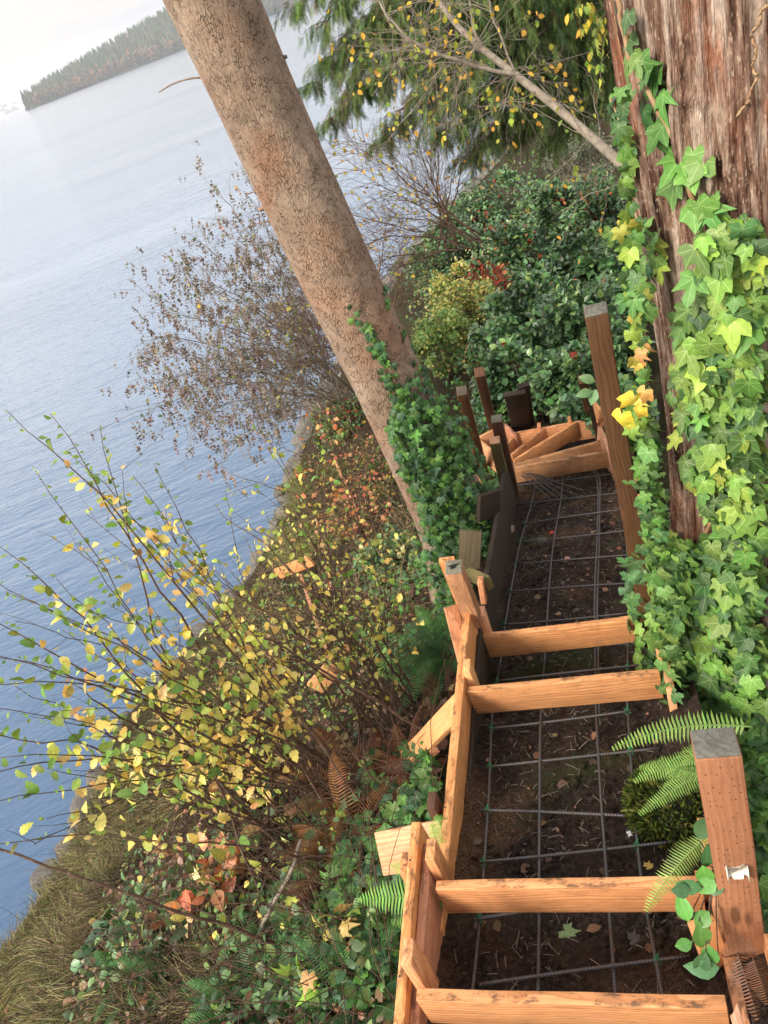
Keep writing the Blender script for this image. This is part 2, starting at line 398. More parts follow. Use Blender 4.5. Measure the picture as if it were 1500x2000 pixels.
M['rock'] = rockmat()
def watermat():
    g = G('lake_water'); p = g.obj()
    a = g.noise(g.scale(p, (.55, 1.35, 1)), .9, 3, .55, .4)
    b = g.noise(g.scale(p, (.8, 2.2, 1), (3, 7, 0)), 3.1, 3, .6, .3)
    lg = g.noise(g.scale(p, (.12, .5, 1)), .22, 2, .5)
    st = g.ramp(g.noise(g.scale(p, (.006, .045, 1)), 1, 5, .6), [(.36, .35), (.6, 1)])
    h = g.math('ADD', g.math('MULTIPLY', a, .9), g.math('MULTIPLY', b, .30))
    h = g.math('ADD', h, g.math('MULTIPLY', lg, .5))
    cd = g.n('CameraData', 2)
    # wind patches change how rough the surface is
    h = g.math('MULTIPLY', h, st)
    o = g.pbr((.040, .105, .21), .15, g.bump(h, .085, 1.0), .5, IOR=1.75)
    g.t.nodes.remove(cd.node)
    return g.m
M['water'] = watermat()
def plain(name, col, rough=.5, metal=0, spec=.4, var=.3, sc=30, bumpd=.001):
    g = G(name); p = g.obj(); n = g.noise(p, sc, 4, .6)
    c = g.mix(var, col, g.mix(1, col, g.ramp(n, [(.3, .4), (.7, 1.5)]), 'MULTIPLY'))
    g.pbr(c, rough, g.bump(n, bumpd), spec, metal); return g.m
def steel():
    g = G('rebar_steel'); lc = g.n('Attribute', 1, props={'attribute_name': 'lc'}); p = g.obj()
    z = g.n('SeparateXYZ', 2, Vector=lc)
    rib = g.math('PINGPONG', z, .0065)
    n = g.noise(p, 35, 3, .6)
    c = g.mix(g.ramp(n, [(.45, 0), (.68, .75)]), (.105, .108, .115), (.13, .07, .045))
    c = g.mix(g.math('MULTIPLY', g.math('LESS_THAN', rib, .0018), .5), c, (.04, .035, .03))
    g.pbr(c, .5, g.bump(g.math('MULTIPLY', rib, 100), .002), .5, .55); return g.m
M['rebar'] = steel()
M['tie'] = plain('green_wire', (.01, .26, .08), .45)
M['white'] = plain('white_plastic', (.72, .68, .58), .5, var=.35, sc=60)
M['forest'] = None
def farmat(name, rough=.95):
    g = G(name); c = g.n('Attribute', 0, props={'attribute_name': 'col'}); g.pbr(c, rough, None, .05); return g.m
M['forest'] = farmat('far_forest')
M['moss'] = leafmat('moss_tuft', .9, .2, None, .05, spots=False)

# ------------------------------------------------------------------ terrain
PV = np.array([-6, -3, 0, 1.01, 1.41, 2.62, 3.22, 6.40, 7.7, 10, 14, 20, 28, 40.])
PZ = np.array([7.0, 6.3, 5.62, 5.338, 5.222, 4.914, 4.683, 3.723, 3.35, 3.2, 3.0, 2.4, 1.9, 1.5])
SHORE = np.array([(-16, -16), (-11, -5), (-8.0, 2.5), (-6.31, 5.76), (-5.76, 6.39), (-5.42, 7.55), (-5.0, 8.8), (-3.63, 10.38), (-2.39, 11.9),
                  (-1.75, 14.1), (-1.15, 15.9), (1.2, 20.5), (3.72, 25.6), (6.8, 29.5), (10.1, 34.0), (11.5, 38.5), (15, 44), (30, 52), (70, 60), (160, 64)])
def shore_dist(x, y):
    x = np.asarray(x, float); y = np.asarray(y, float)
    best = np.full(x.shape, 1e9); sgn = np.ones(x.shape)
    for a, b in zip(SHORE[:-1], SHORE[1:]):
        dx, dy = b - a; L2 = dx * dx + dy * dy
        t = np.clip(((x - a[0]) * dx + (y - a[1]) * dy) / L2, 0, 1)
        ex = x - a[0] - t * dx; ey = y - a[1] - t * dy; d = np.hypot(ex, ey)
        s = np.where(ex * dy - ey * dx < 0, -1.0, 1.0)
        m = d < best - 1e-9; best = np.where(m, d, best); sgn = np.where(m, s, sgn)
    return best * sgn          # positive on land
FIR = np.array([.52, 5.38]); CED = np.array([1.96, 2.68])
def terr(x, y, detail=True):
    x = np.asarray(x, float); y = np.asarray(y, float)
    ds = shore_dist(x, y); u = x * SU[0] + y * SU[1]; v = x * SV[0] + y * SV[1]
    zp = np.interp(v, PV, PZ)
    dl = np.maximum(-1.0 - u, 0); dr = np.maximum(u - .1, 0)
    t = np.clip(ds / (np.maximum(ds, 0) + dl + .001), 0, 1)
    land = .35 + (zp - .5 - .35) * np.minimum(t, np.clip(ds / 4.5, 0, 1)) ** .9
    land = np.where(ds < .5, .35 * np.clip(ds / .5, -3, 1), land)
    inside = (u > -1.06) & (u < .16) & (v < 8.2)
    up = np.clip(dr * .42, 0, 2.6) * np.clip((14 - v) / 6, .15, 1)
    z = land + np.where(ds > .5, up, 0)
    z = z + .16 * np.exp(-((x - FIR[0]) ** 2 + (y - FIR[1]) ** 2) / .5) + .25 * np.exp(-((x - CED[0]) ** 2 + (y - CED[1]) ** 2) / .8)
    if detail: z = z + np.where(ds > .3, .09 * fbm(x * 1.1, y * 1.1, 4, 5), 0)
    z = np.where(inside, zp - .55, z)
    return np.where(ds < -.4, np.maximum(z, -1.2), z)
def hits(P, lift=0.0, dmax=60):
    R = rays(P); n = len(R); d = np.full(n, np.nan); prev = np.full(n, 1.2)
    step = 1.2
    dd = 1.2
    while dd < dmax:
        nd = dd * 1.012 + .01
        X = R * nd + np.array([0, 0, EYE]); hit = (X[:, 2] < terr(X[:, 0], X[:, 1]) + lift) & np.isnan(d)
        d[hit] = nd; dd = nd
    X = R * d[:, None] + np.array([0, 0, EYE]); return X, ~np.isnan(d)
def hit(px, py, lift=0.0):
    X, ok = hits([(px, py)], lift); return X[0] if ok[0] else atz(px, py, 0)

def axis(vals): return np.concatenate(vals)
gx = axis([np.linspace(-16, -8, 14)[:-1], np.arange(-8, 6, .1), np.linspace(6, 30, 40), np.linspace(33, 160, 20)])
gy = axis([np.linspace(-12, 0, 20)[:-1], np.arange(0, 14, .1), np.linspace(14, 46, 90), np.linspace(47, 90, 16)])
GX, GY = np.meshgrid(gx, gy, indexing='ij'); GZ = terr(GX, GY)
nx, ny = GX.shape; idx = np.arange(nx * ny).reshape(nx, ny)
fc = np.stack([idx[:-1, :-1], idx[1:, :-1], idx[1:, 1:], idx[:-1, 1:]], -1).reshape(-1, 4)
mb = MB(); mb.quads(np.stack([GX, GY, GZ], -1).reshape(-1, 3), fc)
tag(mb.build('ground', M['ground'], smooth=True), kind='structure')

mb = MB(); a = 9000
mb.quads([(-a, -60, 0), (a, -60, 0), (a, a, 0), (-a, a, 0)], [(0, 1, 2, 3)])
tag(mb.build('water', M['water']), kind='structure')

# soil bed between the forms
uu = np.linspace(-.985, .20, 90); vv = np.arange(.2, 8.1, .014)
UU, VV = np.meshgrid(uu, vv, indexing='ij')
def soilz(u, v):
    z = np.interp(v, PV, PZ) - .275 - np.clip((v - 6.3) * .12, 0, .2)
    e = np.clip((np.abs(u + .44) - .36) / .12, 0, 1)
    z = z + .018 * fbm(u * 5, v * 5, 5, 3) + .05 * e * (.6 + .5 * vnoise(u * 6, v * 6, 9))
    z = z + np.clip(u - .0, 0, .3) * .9
    return z + .010 * np.abs(fbm(u * 20, v * 20, 2, 21)) + .005 * vnoise(u * 50, v * 50, 8)
XX = UU * SU[0] + VV * SV[0]; YY = UU * SU[1] + VV * SV[1]
nx, ny = UU.shape; idx = np.arange(nx * ny).reshape(nx, ny)
fc = np.stack([idx[:-1, :-1], idx[1:, :-1], idx[1:, 1:], idx[:-1, 1:]], -1).reshape(-1, 4)
mb = MB(); mb.quads(np.stack([XX, YY, soilz(UU, VV)], -1).reshape(-1, 3), fc)
tag(mb.build('soil', M['soil'], smooth=True), kind='structure')

# ------------------------------------------------------------------ timber
def beam(name, a, b, h, t, mat, parent, up=(0, 0, 1), drop=True, bevel=.003, jag=0):
    """board from a to b (centre of its top edge), h deep, t thick"""
    a = Vector([float(c) for c in a]); b = Vector([float(c) for c in b]); x = (b - a); L = x.length; x.normalize()
    upv = Vector(up); y = upv.cross(x).normalized(); z = x.cross(y)
    m = Matrix(((x[0], y[0], z[0], a[0]), (x[1], y[1], z[1], a[1]), (x[2], y[2], z[2], a[2]), (0, 0, 0, 1)))
    z0, z1 = (-h, 0) if drop else (-h / 2, h / 2)
    mb = MB(); k = max(2, int(L / .12)); xs = np.linspace(0, L, k + 1); R = np.random.default_rng(int(abs(a[0] * 977 + a[1] * 331 + L * 77) * 10))
    wob = .0012 * R.standard_normal((k + 1, 2)).cumsum(0); wob -= np.linspace(0, 1, k + 1)[:, None] * wob[-1]
    V = []
    for i, xx in enumerate(xs):
        for (sy, zz) in ((-t / 2, z0), (t / 2, z0), (t / 2, z1), (-t / 2, z1)):
            j = jag * R.standard_normal() if i in (0, k) and jag else 0
            V.append((xx + j, sy + wob[i, 0], zz + wob[i, 1]))
    f = []
    for i in range(k):
        for q in range(4): f.append((i * 4 + q, i * 4 + 4 + q, i * 4 + 4 + (q + 1) % 4, i * 4 + (q + 1) % 4))
    f.append((0, 1, 2, 3)); f.append((k * 4 + 3, k * 4 + 2, k * 4 + 1, k * 4))
    mb.quads(V, [tuple(reversed(q)) for q in f])
    return mb.build(name, M[mat], parent, m, bevel=bevel)

T = .038
# ---- near form: the upper flight
form = thing('stair_formwork', 'fresh orange lumber stair formwork of boards and risers over the near soil steps', 'formwork', S(-.45, 2.2, 4.6))
def riser(u0, u1, v, z, mat='fresh', p=form, name='riser_board', v1=None, h=.184):
    return beam(name, S(u0, v, z), S(u1, v if v1 is None else v1, z), h, T, mat, p)
riser(-.89, .06, 1.02, 5.338); riser(-.893, .056, 1.44, 5.222)
riser(-.911, .05, 2.64, 4.914); riser(-.93, .04, 3.24, 4.69)
beam('side_board', S(-.975, 1.66, 5.30), S(-.975, .35, 5.20), .20, T, 'fresh', form)
beam('side_board', S(-.935, 1.60, 5.245), S(-.935, .35, 5.15), .33, T - .004, 'fresh', form)
beam('side_board', S(-.950, 3.22, 4.905), S(-.935, 1.36, 5.035), .235, .045, 'fresh', form)
beam('inner_plank', S(-.915, 3.30, 4.74), S(-.900, 1.2, 4.86), .42, .02, 'dark', form)
beam('inner_plank', S(-.890, 1.9, 4.86), S(-.890, .3, 5.05), .5, .02, 'dark', form)
beam('kick_board', S(-.880, 2.95, 4.56), S(-.868, 1.75, 4.76), .09, .018, 'fresh', form)
# cleats nailed against the side boards
def cleat(u, v, ztop, ln=.25, mat='fresh', a=.038, b=.085, p=form):
    c0 = S(u, v, ztop); c1 = S(u, v, ztop - ln)
    return beam('cleat', c0, c1, a, b, mat, p, up=(SU[0], SU[1], 0), drop=False)
cleat(-.895, 1.10, 5.46, .32); cleat(-.895, 1.53, 5.32, .25); cleat(-.905, 2.745, 4.985, .26, 'pale')
cleat(-.895, 3.33, 4.80, .30, 'pale'); cleat(-1.02, 1.52, 5.25, .34, 'fresh'); cleat(-1.01, 1.93, 5.03, .30, 'brown')
cleat(.10, 1.62, 5.24, .35, 'fresh'); cleat(.06, 1.50, 5.10, .32); cleat(.07, 2.78, 4.96, .3, 'pale'); cleat(.22, 1.16, 5.36, .3, 'fresh')
beam('side_board', S(.10, 1.62, 5.10), S(.10, .4, 5.36), .23, T, 'fresh', form)
beam('side_board', S(.085, 3.9, 4.62), S(.085, 2.52, 4.92), .20, T, 'pale', form)
# diagonal braces down the bank
b0 = at(898, 1350, 4.05); b1 = hit(775, 1480, .05); beam('brace', b0, b1, .14, T, 'pale', form, up=(.5, .35, .8))
b0 = at(862, 1600, 3.42); b1 = at(735, 1625, 3.62); beam('brace', b0, b1, .19, T, 'pale', form, up=tuple(S(.25, .9, .9)))
beam('stake', at(880, 1185, 4.65), at(918, 1330, 4.72), .04, .085, 'fresh', form, up=(0, 1, .2), drop=False)
beam('stake', at(1368, 1800, 2.5), at(1420, 1950, 2.6), .04, .085, 'fresh', form, up=(0, 1, .2), drop=False)
for (u0, v0, z0) in ((-.955, 3.05, 4.88), (-.955, 2.74, 4.90), (-.95, 1.9, 4.98), (-.98, 1.5, 5.27), (-.98, 1.1, 5.24)):
    c = S(u0, v0, z0 + .031); mb = MB(); th = np.linspace(0, 2 * pi, 9)[:-1]
    mb.add([c + np.array([.005 * cos(q), .005 * sin(q), .0]) for q in th] + [c + np.array([.003 * cos(q), .003 * sin(q), .002]) for q in th], sum([[i, (i + 1) % 8, 8 + (i + 1) % 8, 8 + i] for i in range(8)], []) + list(range(8, 16)), [4] * 8 + [8])
    mb.build('screw', M['rebar'], form)
# splintered strip by the last riser
beam('splintered_strip', S(.075, 1.00, 5.36), S(.13, .55, 5.30), .02, .03, 'pale', form, jag=.02)

# ---- far form: the winder
wind = thing('winder_formwork', 'fresh orange lumber formwork of fanned winder boards beyond the long landing', 'formwork', S(-.5, 6.9, 3.2))
riser(-.95, .03, 6.42, 3.723, 'aged', wind)
def zb(pa, pb, z, h=.184, mat='fresh', z2=None, name='riser_board', t=T):
    return beam(name, atz(*pa, z), atz(*pb, z if z2 is None else z2), h, t, mat, wind)
zb((1000, 907), (1183, 858), 3.58, mat='aged'); zb((1003, 898), (1124, 824), 3.42, mat='fresh')
zb((997, 888), (1065, 834), 3.40, mat='fresh'); zb((966, 893), (1003, 852), 3.38)
zb((1003, 846), (1158, 818), 3.40, .24, name='side_board', mat='fresh')
zb((934, 858), (990, 905), 3.40, .30, name='side_board', mat='pale')
zb((936, 853), (985, 828), 3.42, .2, name='side_board', mat='pale'); zb((985, 827), (1006, 848), 3.42, .2, name='side_board')
zb((905, 868), (935, 850), 3.0, .2, name='side_board'); zb((900, 915), (940, 935), 2.9, .18, name='side_board')
for q, l in (((1112, 816), .3), ((1052, 829), .3)):
    c = atz(*q, 3.46); beam('cleat', c, c - np.array([0, 0, l]), .038, .085, 'fresh', wind, up=(SU[0], SU[1], 0), drop=False)
# right hand panel of the winder
zb((1158, 800), (1200, 905), 3.75, .42, name='side_board', mat='pale')
zb((1146, 765), (1172, 800), 3.95, .2, name='side_board', mat='fresh')
zb((1242, 930), (1262, 1080), 4.35, .18, name='side_board', mat='fresh')

# ---- posts
def post(name, label, base, top, w, mat, cat='post', up=None, w2=None, cap=None, group='posts around the stair'):
    t = thing(name, label, cat, base, group)
    beam('shaft', top, base, w, w2 or w, mat, t, up=up or (SU[0], SU[1], 0), drop=False, bevel=.004)
    if cap:
        d = np.asarray(top, float) - np.asarray(base, float); d /= np.linalg.norm(d)
        beam('end_cap', np.asarray(top) + d * .006, np.asarray(top) + d * .0005, w * .96, (w2 or w) * .96, cap, t, up=up or (SU[0], SU[1], 0), drop=False, bevel=.002)
    return t
post('wooden_post', 'tall brown stained post with grey top beside the big ivy covered cedar', S(.055, 3.22, 4.15), at(1163, 606, 3.03), .09, 'brown', cap='greycut')
post('wooden_post', 'brown post with grey top at the left end of the aged landing riser', S(-.99, 6.28, 3.2), at(970, 818, 6.72), .095, 'brown', cap='greycut')
post('wooden_post', 'short mossy stub post with pale sawn top beside the landing corner', S(-1.04, 6.12, 3.2), at(966, 860, 6.75), .09, 'mossy', cap='pale')
b = atz(945, 920, 3.0); post('wooden_post', 'speckled brown post nearest the fir trunk left of the winder', b, at(902, 763, 6.9), .095, 'brown', cap='grey')
b = atz(968, 860, 2.95); post('wooden_post', 'plain dark brown post standing behind the winder, tallest of the left pair', b, at(936, 726, 7.2), .095, 'brown')
t = post('wooden_post', 'mossy edged treated post with a rotted hole in its top beside the long side board', S(-.975, 3.44, 4.1), at(886, 1108, 4.22), .095, 'aged', cap='greycut')
tp = at(886, 1108, 4.22)
mb = MB(); th = np.linspace(0, 2 * pi, 11)[:-1]; rr = .022 + .009 * np.sin(th * 3 + 1) + .004 * np.cos(th * 5)
mb.add(np.stack([tp[0] + rr * np.cos(th) * 1.3, tp[1] + rr * np.sin(th) * .8, np.full(10, tp[2] + .0095)], 1), range(10), [10]); mb.build('rot_hole', plain('rot', (.008, .006, .005), 1), t)
beam('backing_board', at(872, 1092, 4.36), S(-1.02, 3.54, 4.1), .09, .035, 'fresh', t, up=(SU[0], SU[1], 0), drop=False)
tp = at(1397, 1452, 2.05); bs = S(.16, 1.23, 4.95)
t = post('wooden_post', 'brown incised treated post with white plastic bracket at the lower right', bs, tp, .115, 'incised', w2=.10, cap='greycut')
# white bracket on the near face
d = (tp - bs) / np.linalg.norm(tp - bs); nrm = np.array([-.28, -.87, .25]); nrm -= d * (nrm @ d); nrm /= np.linalg.norm(nrm); sx = np.cross(d, nrm)
bm_ = Matrix(((sx[0], d[0], nrm[0], 0), (sx[1], d[1], nrm[1], 0), (sx[2], d[2], nrm[2], 0), (0, 0, 0, 1)))
def nearest_on(bs, tp, px, py):
    """distance along the post where it crosses the image row of a feature"""
    best = None
    for q in np.linspace(0, 1, 200):
        X = bs + (tp - bs) * q; c = CM.T @ (X - np.array([0, 0, EYE])); y = 1000 - F_PX * c[1] / -c[2]
        if best is None or abs(y - py) < best[0]: best = (abs(y - py), X)
    return best[1]
ctr = nearest_on(bs, tp, 1425, 1672); fn = -np.array([SV[0], SV[1], 0]); fn -= d * (fn @ d); fn /= np.linalg.norm(fn); sx = np.cross(fn, d)
sx = sx if sx @ np.array([SU[0], SU[1], 0]) > 0 else -sx
ctr = ctr + fn * .054
def bp(x, y, z): return ctr + sx * x + d * y + fn * z
mb = MB()
ol = [(-.026, .036), (-.017, .024), (.012, .026), (.024, .040), (.031, .018), (.033, -.018), (.021, -.002), (.017, -.026), (-.009, -.027), (-.016, -.010), (-.023, -.024), (-.027, -.006)]
top = [bp(x, y, .004) for x, y in ol]; bot = [bp(x, y, -.003) for x, y in ol]; k = len(ol)
lo = list(range(k)) ; cn_ = [k]
for i in range(k): lo += [i, (i + 1) % k, k + (i + 1) % k, k + i]; cn_.append(4)
mb.add(top + bot, lo, cn_)
for x in (-.0265, .030): mb.quads([bp(x, -.02, .003), bp(x + .003, -.02, .003), bp(x + .003, .036, .003), bp(x, .036, .003), bp(x, -.02, .018), bp(x + .003, -.02, .018), bp(x + .003, .036, .016), bp(x, .036, .016)],
        [(4, 5, 6, 7), (0, 4, 7, 3), (1, 2, 6, 5), (0, 1, 5, 4), (3, 7, 6, 2)])
br = mb.build('bracket', M['white'], t)
mb = MB()
for (x, y) in ((.002, .014), (.005, -.008)):
    th = np.linspace(0, 2 * pi, 9)[:-1]; mb.add([bp(x + .006 * cos(q), y + .004 * sin(q), .0052) for q in th], range(8), [8])
mb.build('screw_hole', plain('screw_dark', (.05, .04, .04), .5), br)

# weathered boards by the landing wall
def plank(name, label, a, b, h, t_, mat, up=(0, 0, 1), cat='plank', group=None, jag=0):
    a = np.asarray(a, float); b = np.asarray(b, float)
    o = beam(name, a, b, h, t_, mat, None, up=up, jag=jag); return tag(o, label, cat, group)
plank('retaining_plank', 'long dark weathered plank leaning along the left side of the rebar landing', S(-.955, 6.12, 4.03), S(-.945, 3.42, 4.66), .44, .035, 'dark')
plank('retaining_plank', 'short dark plank end jutting out behind the long dark plank', at(935, 968, 6.0), at(975, 955, 6.15), .22, .04, 'dark')
plank('weathered_plank', 'short upright grey plank between the ivy covered trunk and the dark plank', at(938, 1110, 5.3), at(941, 1038, 5.2), .15, .03, 'grey', up=(SU[0], SU[1], .1))
plank('weathered_plank', 'mossy green plank lying on its side at the foot of the ivy covered trunk', at(912, 1110, 5.15), at(950, 1128, 4.9), .09, .05, 'mossy')
beamst = beam('wooden_stake', at(938, 1130, 4.88), at(946, 1175, 4.95), .035, .07, 'fresh', None, up=(SU[0], SU[1], 0), drop=False)
tag(beamst, 'small fresh stake with grey top leaning on the dark retaining plank', 'stake')
dk = thing('dark_boards', 'pair of dark rotting upright boards standing behind the winder in the ivy', 'boards', S(-.85, 7.75, 2.9))
beam('board', atz(1020, 838, 3.2), at(1005, 768, 7.6), .22, .04, 'dark', dk, up=(SU[0], SU[1], 0), drop=False, jag=.02)
beam('board', atz(1034, 830, 3.2), at(1022, 752, 7.75), .12, .05, 'dark', dk, up=(SU[0], SU[1], 0), drop=False, jag=.02)
post('thin_stake', 'thin grey weathered stake at the right end of the winder formwork', atz(1168, 862, 3.3), at(1148, 770, 6.9), .045, 'grey', cat='stake', group=None)
tl = plank('dark_post', 'short dark post end half hidden behind the tall brown post', atz(1160, 800, 3.6), at(1148, 738, 7.3), .09, .09, 'brown', up=(SU[0], SU[1], 0), cat='post')
plank('loose_lumber', 'orange board running down the brush nearest the rock wall', hit(586, 1120, .25), hit(645, 1290, .35), .14, .04, 'fresh', group='orange boards lying in the brush')
plank('loose_lumber', 'orange board end showing through twigs left of the fir trunk', hit(652, 895, .35), hit(688, 975, .35), .12, .04, 'fresh', group='orange boards lying in the brush')
plank('loose_lumber', 'pale broken board poking out above the yellow leaved shrub', hit(535, 1112, .45), hit(600, 1085, .5), .16, .04, 'fresh', group='orange boards lying in the brush')
plank('loose_lumber', 'pale board end buried under the yellow leaved shrub', hit(600, 1335, .45), hit(632, 1300, .5), .15, .04, 'pale', group='orange boards lying in the brush')

# ------------------------------------------------------------------ rebar
grid = thing('rebar_grid', 'grey steel rebar grid tied with green wire over the soil of the stair', 'rebar grid', S(-.45, 2.5, 4.6))
def rz(v): return np.interp(v, PV, PZ) - .225 - np.clip((v - 6.3) * .1, 0, .2)
LONG = [[(-.765, .35), (-.77, 1.18), (-.80, 2.1), (-.835, 2.7), (-.865, 3.7), (-.85, 4.3), (-.83, 5.2), (-.76, 6.3)],
        [(-.52, .35), (-.54, 1.05), (-.55, 1.67), (-.585, 3.3), (-.56, 5.0), (-.49, 6.2), (-.52, 6.9)],
        [(-.27, .6), (-.28, 1.16), (-.29, 2.5), (-.275, 3.65), (-.20, 5.2), (-.16, 6.2), (-.25, 6.9)],
        [(-.25, .6), (-.27, 1.16), (-.275, 2.5), (-.255, 3.65), (-.185, 5.2), (-.14, 6.2), (-.21, 6.9)],
        [(-.11, .9), (-.13, 1.17), (-.16, 1.65), (-.13, 2.69), (-.06, 3.6), (-.01, 4.53), (.03, 5.4)]]
def catm(P, n):
    P = np.asarray(P, float); t = np.linspace(0, len(P) - 1, n); return np.stack([np.interp(t, np.arange(len(P)), P[:, i]) for i in range(P.shape[1])], 1)
for li, L_ in enumerate(LONG):
    if li == 3: L_ = L_[2:]
    p = catm(L_, 60); q = np.convolve(np.pad(p[:, 0], 3, 'edge'), np.ones(7) / 7, 'valid')
    pts = [S(a_, b_, rz(b_) + .012 * sin(b_ * 3 + li)) for a_, b_ in zip(q, p[:, 1])]
    mb = MB(); mb.tube(pts, .0068, 8); mb.build('long_bar', M['rebar'], grid, smooth=True)
CR = [((985, 950), (1200, 925)), ((1023 - 12, 985), (1212, 962)), ((1018, 1024), (1222, 994)), ((1012, 1059), (1232, 1035)), ((1008, 1101), (1236, 1083)), ((990, 1156), (1232, 1139)), ((975, 1221), (1232, 1197)),
      ((972, 1276), (1262, 1254)), ((968, 1331), (1270, 1297)), ((955, 1423), (1232, 1388)), ((952, 1498), (1290, 1461)), ((938, 1582), (1292, 1597)),
      ((936, 1684), (1318, 1643)), ((925, 1795), (1145, 1762)), ((935, 1923), (1350, 1867))]
crossings = []
for ci, (a_, b_) in enumerate(CR):
    def onr(px, py):
        r = ray(px, py)
        for dd in np.arange(1.5, 12, .01):
            P = r * dd + np.array([0, 0, EYE])
            if P[2] < rz(P[:2] @ SV) + .012: return P
    A, B = onr(*a_), onr(*b_); mid = (A + B) / 2 + np.array([0, 0, .006 * ((ci * 7) % 3 - 1)])
    pts = [A + (B - A) * q + (mid - (A + B) / 2) * 4 * q * (1 - q) for q in np.linspace(0, 1, 12)]
    mb = MB(); mb.tube(pts, .0068, 8); mb.build('cross_bar', M['rebar'], grid, smooth=True)
    for li, L_ in enumerate(LONG):
        if li == 3: continue
        ar = np.array(L_); va = A[:2] @ SV; vb = B[:2] @ SV; ua = A[:2] @ SU; ub = B[:2] @ SU; vm = (va + vb) / 2
        if ar[0, 1] < vm < ar[-1, 1]:
            ul = np.interp(vm, ar[:, 1], ar[:, 0])
            if ua - .02 < ul < ub and (ci * 5 + li * 3) % 5 not in (1, 3):
                vx = va + (vb - va) * (ul - ua) / (ub - ua); c = S(ul, vx, rz(vx) + .006)
                mb = MB(); th = np.linspace(0, 2 * pi, 13)
                for w_ in (-.006, .003):
                    mb.tube([c + np.array([SU[0], SU[1], 0]) * (.0125 * cos(q)) + np.array([SV[0], SV[1], 0]) * (w_ + .006 * sin(q * 1)) + np.array([0, 0, .0140 * sin(q)]) for q in th], .0014, 4)
                mb.tube([c + np.array([0, 0, .017]), c + np.array([.012, .006, .035])], .002, 4)
                mb.build('wire_tie', M['tie'], grid)
# a bundle of loose bars under the landing riser
bd = thing('rebar_bundle', 'loose bundle of thin steel bars lying skewed under the aged landing riser', 'rebar', S(-.6, 6.1, 3.6))
for i in range(5):
    a0 = atz(1020 + i * 6, 930 - i * 2, 3.62); a1 = atz(1085 + i * 14, 985 - i * 6, 3.60)
    mb = MB(); mb.tube([a0 + (a1 - a0) * q + np.array([0, 0, .02 * sin(q * 3 + i)]) for q in np.linspace(-.3, 1, 8)], .006, 6); mb.build('bar', M['rebar'], bd)

# ------------------------------------------------------------------ leaf templates
def t_ovate(rows=4, w=.32, fold=.25, curl=.25, tooth=0, pw=1.0, peak=.45):
    ys = np.linspace(0, 1, rows + 1); V = []; Fc = []
    for i, y in enumerate(ys):
        s_ = (y / peak) if y < peak else (1 - y) / (1 - peak)
        ww = w * (max(s_, 0) ** (.55 * pw)) if 0 < y < 1 else .012
        if tooth and 0 < i < rows: ww *= 1 + tooth * (1 if i % 2 else -1)
        z = -curl * y * y
        V += [(-ww, y, z + fold * ww), (0, y, z), (ww, y, z + fold * ww)]
    for i in range(rows):
        a_ = i * 3; Fc += [(a_, a_ + 1, a_ + 4, a_ + 3), (a_ + 1, a_ + 2, a_ + 5, a_ + 4)]
    Fc = np.array(Fc); return np.array(V), Fc.ravel(), np.full(len(Fc), 4)
def t_lobed(lobes, droop=.22, cup=.0, n_between=1, seed=0):
    """fan leaf: lobes = [(angle from tip in degrees, radius)] alternating lobe and sinus"""
    R = np.random.default_rng(seed); pts = []
    for (a_, r_) in lobes:
        a_ = radians(a_) + .05 * R.standard_normal(); r_ *= 1 + .05 * R.standard_normal()
        pts.append((r_ * sin(a_), r_ * cos(a_)))
    pts = np.array(pts); k = len(pts); ring = pts * .5
    def z(p): r = np.hypot(p[:, 0], p[:, 1]); return -droop * r * r + .05 * np.sin(np.arange(len(p)) * 2.5) * r + cup * np.abs(p[:, 0])
    V = np.concatenate([[(0, 0, 0)], np.c_[ring, z(ring)], np.c_[pts, z(pts)]])
    lo = []; cn2 = []
    for i in range(k - 1):
        lo += [0, 1 + i + 1, 1 + i]; cn2.append(3)
        lo += [1 + i, 1 + i + 1, 1 + k + i + 1, 1 + k + i]; cn2.append(4)
    V[:, 1] += 0
    return V, np.array(lo), np.array(cn2)
IVY = [(-172, .16), (-152, .40), (-128, .52), (-108, .58), (-86, .42), (-72, .50), (-54, .86), (-40, .60), (-26, .48), (-14, .78), (0, 1.08), (14, .78), (26, .48), (40, .60), (54, .86), (72, .50), (86, .42), (108, .58), (128, .52), (152, .40), (172, .16)]
IVY3 = [(-170, .16), (-150, .38), (-125, .48), (-95, .50), (-70, .62), (-55, .72), (-38, .56), (-20, .66), (0, .98), (20, .66), (38, .56), (55, .72), (70, .62), (95, .50), (125, .48), (150, .38), (170, .16)]
T_IVY = [t_lobed(IVY, .28, seed=1), t_lobed(IVY, .12, .25, seed=2), t_lobed(IVY3, .3, seed=3), t_lobed(IVY3, .6, -.15, seed=4), t_lobed(IVY, .7, .3, seed=5), t_lobed(IVY3, .15, .4, seed=7)]
T_MAP = [t_lobed([(-165, .2), (-140, .5), (-118, .45), (-100, .7), (-82, .45), (-60, .6), (-48, .95), (-32, .5), (-15, .7), (0, 1.1), (15, .7), (32, .5), (48, .95), (60, .6), (82, .45), (100, .7), (118, .45), (140, .5), (165, .2)], .3, seed=6)]
T_OV = t_ovate(3, .30, .25, .2); T_OV5 = t_ovate(5, .33, .3, .3); T_RD = t_ovate(4, .42, .2, .2, pw=.8)
T_TOOTH = [t_ovate(9, .34, .45, .15, tooth=.13, pw=.9), t_ovate(9, .40, .12, .7, tooth=.16, pw=.8)]
T_SL = t_ovate(2, .16, .2, .2); T_BLADE = t_ovate(3, .035, .4, .45, pw=.4, peak=.2)

